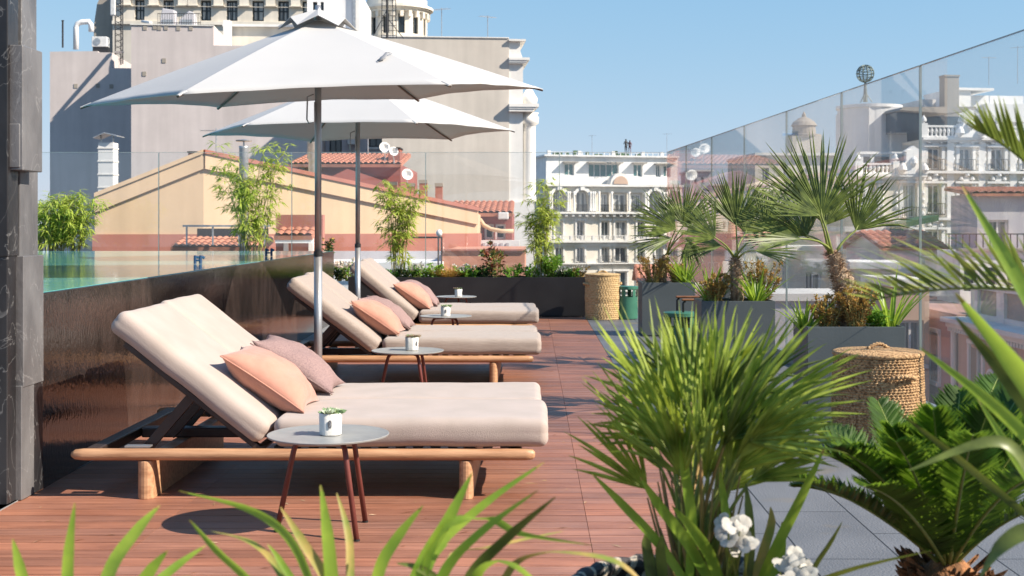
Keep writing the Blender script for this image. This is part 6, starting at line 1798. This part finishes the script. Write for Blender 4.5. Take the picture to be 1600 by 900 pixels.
for k, (a, b, yt, m_, lab) in enumerate(((1078, 1112, 268, M_lilac, 'far pale lilac block between the arched building and the palms'), (1112, 1165, 290, M_stone, 'far stone block behind the left fan palm'))):
    t = bld('far_block', lab, 'building', d, 0, a, 'far blocks behind the fan palms'); ox = PX(a, d)
    hs_ = [(PX(a+6+j*11, d)-ox, PX(a+11+j*11, d)-ox, PZ(r+12, d)+20, PZ(r, d)+20) for j in range(int((b-a)/11)-1) for r in range(yt+8, 420, 24)]
    mb = MB(); facade(mb, 0, PX(b, d)-ox, 0, PZ(yt, d)+20, 0, hs_, .3, 12); mb.build('wall', m_, t)
    for h in hs_[:24]: window(t, *h, 0, .3, M_frame_w, M_pane, mull=(0, 0), fw=.1)
    MB().box(-.3, PX(b, d)-ox+.3, -.4, 12.2, PZ(yt, d)+20.001, PZ(yt-2.5, d)+20).build('cornice', M_stucco, t)

# ---------------------------------------------------------------- roofs and houses in the middle distance on the right
def house(label, x0, x1, yt, d, dep, m, rx, roofh=1.0, wins_=(), rz=0, mono=0, grp=None, over=.3, ml=M_pane):
    t = bld('town_house', label, 'house', d, rz, x0, grp); ox = PX(x0, d)
    W = PX(x1, d)-ox; H = PZ(yt, d)+20
    dep = min(dep, 3.6)
    hs = []; rw = random.Random(int(x0)); nx_ = max(1, int(W/1.75)); px_ = W/nx_
    for r_i in range(4):
        for c_i in range(nx_):
            if rw.random() < .12: continue
            a_ = px_*(c_i+.5)-.42; z_ = H-1.0-r_i*2.9-1.55; hs.append((a_, a_+.84, z_-(.5 if r_i % 2 else 0), z_+1.45))
    mb = MB(); facade(mb, 0, W, 0, H, 0, hs, .25, dep); mb.build('wall', m, t)
    for i_, h in enumerate(hs): window(t, *h, 0, .25, M_frame_w, ml if i_ % 3 else M_curtain, mull=(1, 0), fw=.09, sill=M_stucco, rail=.75 if i_ % 4 == 1 else None)
    if rx:
        tile_roof(t, [(-over, -over, H+.02), (W+over, -over, H+.02), (W+over, dep*.5 if not mono else dep, H+roofh), (-over, dep*.5 if not mono else dep, H+roofh)], pitch=.34, amp=.07)
        if not mono:
            tile_roof(t, [(W+over, dep+over, H+.02), (-over, dep+over, H+.02), (-over, dep*.5, H+roofh), (W+over, dep*.5, H+roofh)], pitch=.34, amp=.07)
            MB().prismz([(0, .0), (W, .0), (W, dep), (0, dep)], H, H+.02).build('attic_floor', m, t)
            mb = MB()
            for x in (0, W-.2): mb.add([(x, 0, H), (x, dep, H), (x, dep*.5, H+roofh-.12), (x+.2, 0, H), (x+.2, dep, H), (x+.2, dep*.5, H+roofh-.12)], [(0, 1, 2), (5, 4, 3), (0, 2, 5, 3), (2, 1, 4, 5)])
            mb.build('gable_wall', m, t)
    else:
        MB().box(-.1, W+.1, -.12, dep+.1, H+.001, H+.25).build('coping', M_stucco, t)
    return t
house('cream house with flat parapet below the ornate building, left of the glass joint', 1322, 1416, 362, 62, 8, M_stone_w, False, wins_=((1340, 1350, 378, 400), (1362, 1372, 378, 400)))
house('white house with a tiled roof sloping up to the right, under the green awnings', 1384, 1480, 388, 56, 5.5, M_white, True, .75, rz=R(14), wins_=((1400, 1408, 400, 418),))
house('tall grey lilac house with a wide tiled roof at the right edge', 1527, 1660, 303, 54, 3.4, M_lilac, True, .35, mono=1)
tw = bld('terrace_block', 'white stepped terrace block under the right tiled roof', 'house', 46, 0, 1500); ox = PX(1500, 46)
xx = lambda p: PX(p, 46)-ox; zz = lambda p: PZ(p, 46)+20
mb = MB(); hh = [(xx(1506+k*34), xx(1524+k*34), zz(455), zz(418)) for k in range(4)]
facade(mb, 0, xx(1660), 0, zz(392), 0, hh, .4, 2.6); mb.build('wall', M_white, tw)
for h in hh: window(tw, *h, 0, .4, M_frame_d, M_pane, mull=(1, 0))
MB().box(-.1, xx(1662), -.15, .2, zz(392)+.001, zz(388)).build('coping', M_taupe, tw)
mb = MB()
for k in range(14):
    x = xx(1503+k*11); mb.box(x-.02, x+.02, 1.4, 1.44, zz(388), zz(366))
mb.box(0, xx(1660), 1.38, 1.46, zz(367), zz(365)); mb.build('railing', M_iron, tw)
aw = thing('awning', 'dark green awning on the white terrace below the ornate building', 'awning', tuple(P(1407, 372, 60)))
ox = aw.location.x; X = lambda p: PX(p, 60)-ox; Zz = lambda p: PZ(p, 60)-aw.location.z
mb = MB(); mb.prism([(X(1407), Zz(372)), (X(1408), Zz(349)), (X(1467), Zz(336)), (X(1467), Zz(345)), (X(1412), Zz(356)), (X(1412), Zz(372))], 0, 2.6); mb.build('canvas', M_awning, aw)
mb = MB(); [mb.tube([(X(p), .1, Zz(400)), (X(p), .1, Zz(348))], .03, 6) for p in (1411, 1440, 1466)]; mb.build('poles', M_galv, aw)
house('low brownish house behind the nearest grey planter', 1395, 1452, 448, 42, 6, M_peach, False, wins_=((1404, 1410, 462, 482), (1416, 1422, 462, 482)))
house('beige flat-roofed house behind the trunk of the tall fan palm', 1332, 1400, 420, 48, 6, M_stone, False, .8, rz=R(-12), wins_=((1342, 1350, 436, 456), (1362, 1370, 436, 456), (1382, 1390, 436, 456)))
house('cream house between the middle and the nearest planter', 1222, 1322, 392, 66, 8, M_stone, False, 1.0, rz=R(6), wins_=tuple((1234+k*20, 1242+k*20, r, r+22) for k in range(4) for r in (404, 440)))
house('white house with a terracotta roof behind the middle palm', 1150, 1232, 372, 78, 8, M_stone_w, True, 1.1, rz=R(-5), wins_=tuple((1158+k*18, 1166+k*18, r, r+20) for k in range(4) for r in (386, 420)))
house('pinkish house with low roof behind the farthest grey planter', 1080, 1152, 385, 90, 8, M_pinkw, True, 1.0, rz=R(4), wins_=tuple((1088+k*16, 1095+k*16, r, r+20) for k in range(4) for r in (396, 428)))
house('lilac grey house lower down behind the middle planter', 1200, 1330, 470, 44, 6, M_lilac, False, wins_=tuple((1212+k*26, 1224+k*26, 484, 510) for k in range(4)))
house('grey house below the parapet behind the armchair', 1060, 1200, 455, 60, 8, M_lilac, False, wins_=tuple((1070+k*24, 1081+k*24, 468, 496) for k in range(5)))
# small glazed roof box with teal windows
tw = bld('roof_pavilion', 'small white rooftop pavilion with teal glazing on the right', 'pavilion', 50, 0, 1470); ox = PX(1470, 50)
xx = lambda p: PX(p, 50)-ox; zz = lambda p: PZ(p, 50)+20
hh = [(xx(1478), xx(1492), zz(436), zz(420)), (xx(1496), xx(1512), zz(436), zz(420))]
mb = MB(); facade(mb, 0, xx(1522), 0, zz(405), -.5, hh, .2, 2); mb.build('wall', M_white, tw)
for h in hh: window(tw, *h, -.5, .2, M_frame_w, M_teal, mull=(1, 0))
MB().box(-.2, xx(1526), -.8, 2.1, zz(405)+.001, zz(402)).build('flat_roof', M_galv, tw)

# ---------------------------------------------------------------- street front on the right: dusty pink and peach houses facing the terrace
SX = 13.4
Mst = Matrix.Rotation(R(-90), 4, 'Z')      # local x runs towards the camera, local -y faces the terrace (world -X)
def street_house(label, ya, yb, ztop, m, cols, rows, mwall2=None, zsplit=None, fm=M_frame_w, corn=True):
    t = thing('street_house', label, 'house', (SX, yb, -20), R(-90), 'street front seen over the right parapet')
    W = yb-ya; hs = []
    for (a, b) in cols:
        for (c, e) in rows: hs.append((a, b, c+20, e+20))
    mb = MB(); facade(mb, 0, W, 0, ztop+20, 0, hs, .3, 10)
    mb.build('wall', m, t)
    for i, h in enumerate(hs): window(t, *h, 0, .3, fm, M_pane if i % 3 else M_curtain, mull=(1, 0), fw=.1, sill=M_stucco)
    mb = MB()
    for h in hs: mb.box(h[0]-.16, h[0]-.01, -.07, -.002, h[2]-.1, h[3]+.12); mb.box(h[1]+.01, h[1]+.16, -.07, -.002, h[2]-.1, h[3]+.12); mb.box(h[0]-.16, h[1]+.16, -.09, -.003, h[3]+.121, h[3]+.25)
    mb.build('window_surrounds', M_stucco, t)
    if corn:
        mb = MB(); z = ztop+20
        mb.box(-.05, W+.05, -.55, 10, z+.001, z+.14); mb.box(-.03, W+.03, -.38, -.003, z-.16, z)
        k = 0
        while k*.22 < W: mb.box(k*.22, k*.22+.1, -.33, -.004, z-.3, z-.161); k += 1
        mb.build('cornice', M_stucco, t)
    if zsplit:
        MB().box(0, W, -.06, -.0015, zsplit+20-2.9, zsplit+20-.3).build('lower_band', mwall2, t)
        MB().box(0, W, -.3, -.005, zsplit+20-.29, zsplit+20-.08).build('string_course', M_peach, t)
    return t
zr = -1.55
sh = street_house('peach street house with white cornice, round medallion and balustraded roof', 20.5, 40.2, zr, M_peach, [(1.2+k*2.45, 2.25+k*2.45) for k in range(7)], [(-3.9, -2.25), (-7.2, -5.3), (-10.6, -8.7)], M_redw, -4.4)
MB().tube([(-.05, -.12, 2), (-.05, -.12, 20+zr)], .09, 8).build('downpipe', M_stucco, sh)
mb = MB(M_ := Matrix.Translation((2.95, -.001, 20-3.1)) @ Matrix.Rotation(R(90), 4, 'X')); mb.lathe([(.01, 0), (.38, 0), (.38, .05), (.3, .07), (.26, .04), (.15, .05), (.01, .1)], 24); mb.build('medallion', M_stucco, sh)
MB().box(4.3, 5.0, -.25, -.01, 20-3.9, 20-3.3).build('ac_unit', M_ac, sh, bevel=.02)
mb = MB()
for k in range(9): mb.box(.3+k*2.2, .9+k*2.2, .3, .6, 20+zr+.141, 20+zr+1.05)
mb.box(.3, 18.6, .28, .62, 20+zr+1.051, 20+zr+1.2); mb.box(.3, 18.6, .32, .58, 20+zr+.1415, 20+zr+.3)
mb.build('roof_balustrade', M_stucco, sh)
mb = MB()
for k in range(8):
    mb.box(.91+k*2.2, 2.49+k*2.2, .4, .5, 20+zr+.301, 20+zr+1.05)
mb.build('balustrade_panels', M_taupe, sh)
mb = MB(); mb.box(.0, 19, 3.2, 9, 20+zr+.15, 20+zr+2.6); mb.build('attic_storey', M_white, sh)
street_house('dusty pink street house with tall white windows next to the peach one', 40.3, 54, zr+.2, M_pinkw, [(.6+k*1.5, 1.5+k*1.5) for k in range(8)], [(-3.7, -2.2), (-6.9, -5.2), (-10.2, -8.4)], None, None, corn=False)
street_house('cream street house farther along, beyond the dusty pink one', 54.1, 70, -3.4, M_stone_w, [(.8+k*2.1, 1.9+k*2.1) for k in range(7)], [(-6.2, -4.6), (-9.6, -7.8)], None, None)
# low-rise filler facing the terrace at the far end of the street
house('ochre corner house at the end of the street', 1000, 1075, 440, 95, 10, M_ochre_l, True, 1.2, wins_=tuple((1008+k*14, 1014+k*14, 452, 470) for k in range(4)))
# a bushy tree in the street, below right
rr = random.Random(77)
t = thing('street_tree', 'dark leafy street tree below the right parapet', 'tree', (10.2, 25, -20))
MB().tube([(0, 0, 0), (.1, 0, 6), (.2, .1, 11), (.1, .1, 14)], [.28, .2, .14, .05], 10).build('trunk', M_bark, t)
mb = MB(); lobes = [(rr.uniform(-1.6, 1.6), rr.uniform(-2.4, 2.4), rr.uniform(10.5, 15.6), rr.uniform(.9, 1.5)) for _ in range(16)]
for q in range(5200):
    x_, y_, z_, r0 = rr.choice(lobes); v = Vector((rr.gauss(0, 1), rr.gauss(0, 1), rr.gauss(0, 1))).normalized()*r0*rr.uniform(.6, 1.02)
    p = Vector((x_, y_, z_))+v; dd_ = Vector((rr.uniform(-1, 1), rr.uniform(-1, 1), rr.uniform(-1, .6))).normalized(); s_ = dd_.orthogonal().normalized()*.05
    mb.add([p, p+dd_*.09+s_, p+dd_*.2, p+dd_*.09-s_], [(0, 1, 2), (0, 2, 3)])
mb.build('crown', M_darkleaf, t)

# ---------------------------------------------------------------- aerials on the roofs
def aerial(label, px, py, d, h, n_):
    t = thing('roof_aerial', label, 'aerial', tuple(P(px, py, d)), rnd.uniform(-.6, .6), 'television aerials on the roofs')
    MB().tube([(0, 0, -.3), (0, 0, h)], .022, 6).build('mast', M_galv, t)
    mb = MB(); mb.tube([(-.5, 0, h-.08), (.55, 0, h-.08)], .012, 5)
    for k in range(n_): x_ = -.45+k*.95/n_; mb.tube([(x_, -.22, h-.07), (x_, .22, h-.07)], .007, 4)
    mb.build('yagi', M_galv, t)
for a_ in (('television aerial on the cream party wall, near its right end', 762, 57, 67, 1.1, 8), ('television aerial on the cream party wall, just right of the round tower', 690, 57, 67, 1.5, 8),
           ('television aerial behind the apex of the yellow house', 338, 250, 40, 1.0, 7), ('television aerial on the maroon roof house', 575, 246, 51, 1.2, 8),
           ('television aerial on the roof left of the arched building people', 925, 240, 151, 2.2, 6), ('television aerial on the arched building, right of the people', 1042, 240, 151, 2.4, 6),
           ('television aerial on the white penthouse blocks at the right', 1590, 124, 85, 2.2, 7), ('television aerial beside the taupe chimney', 1545, 126, 85, 1.6, 7)):
    aerial(*a_)
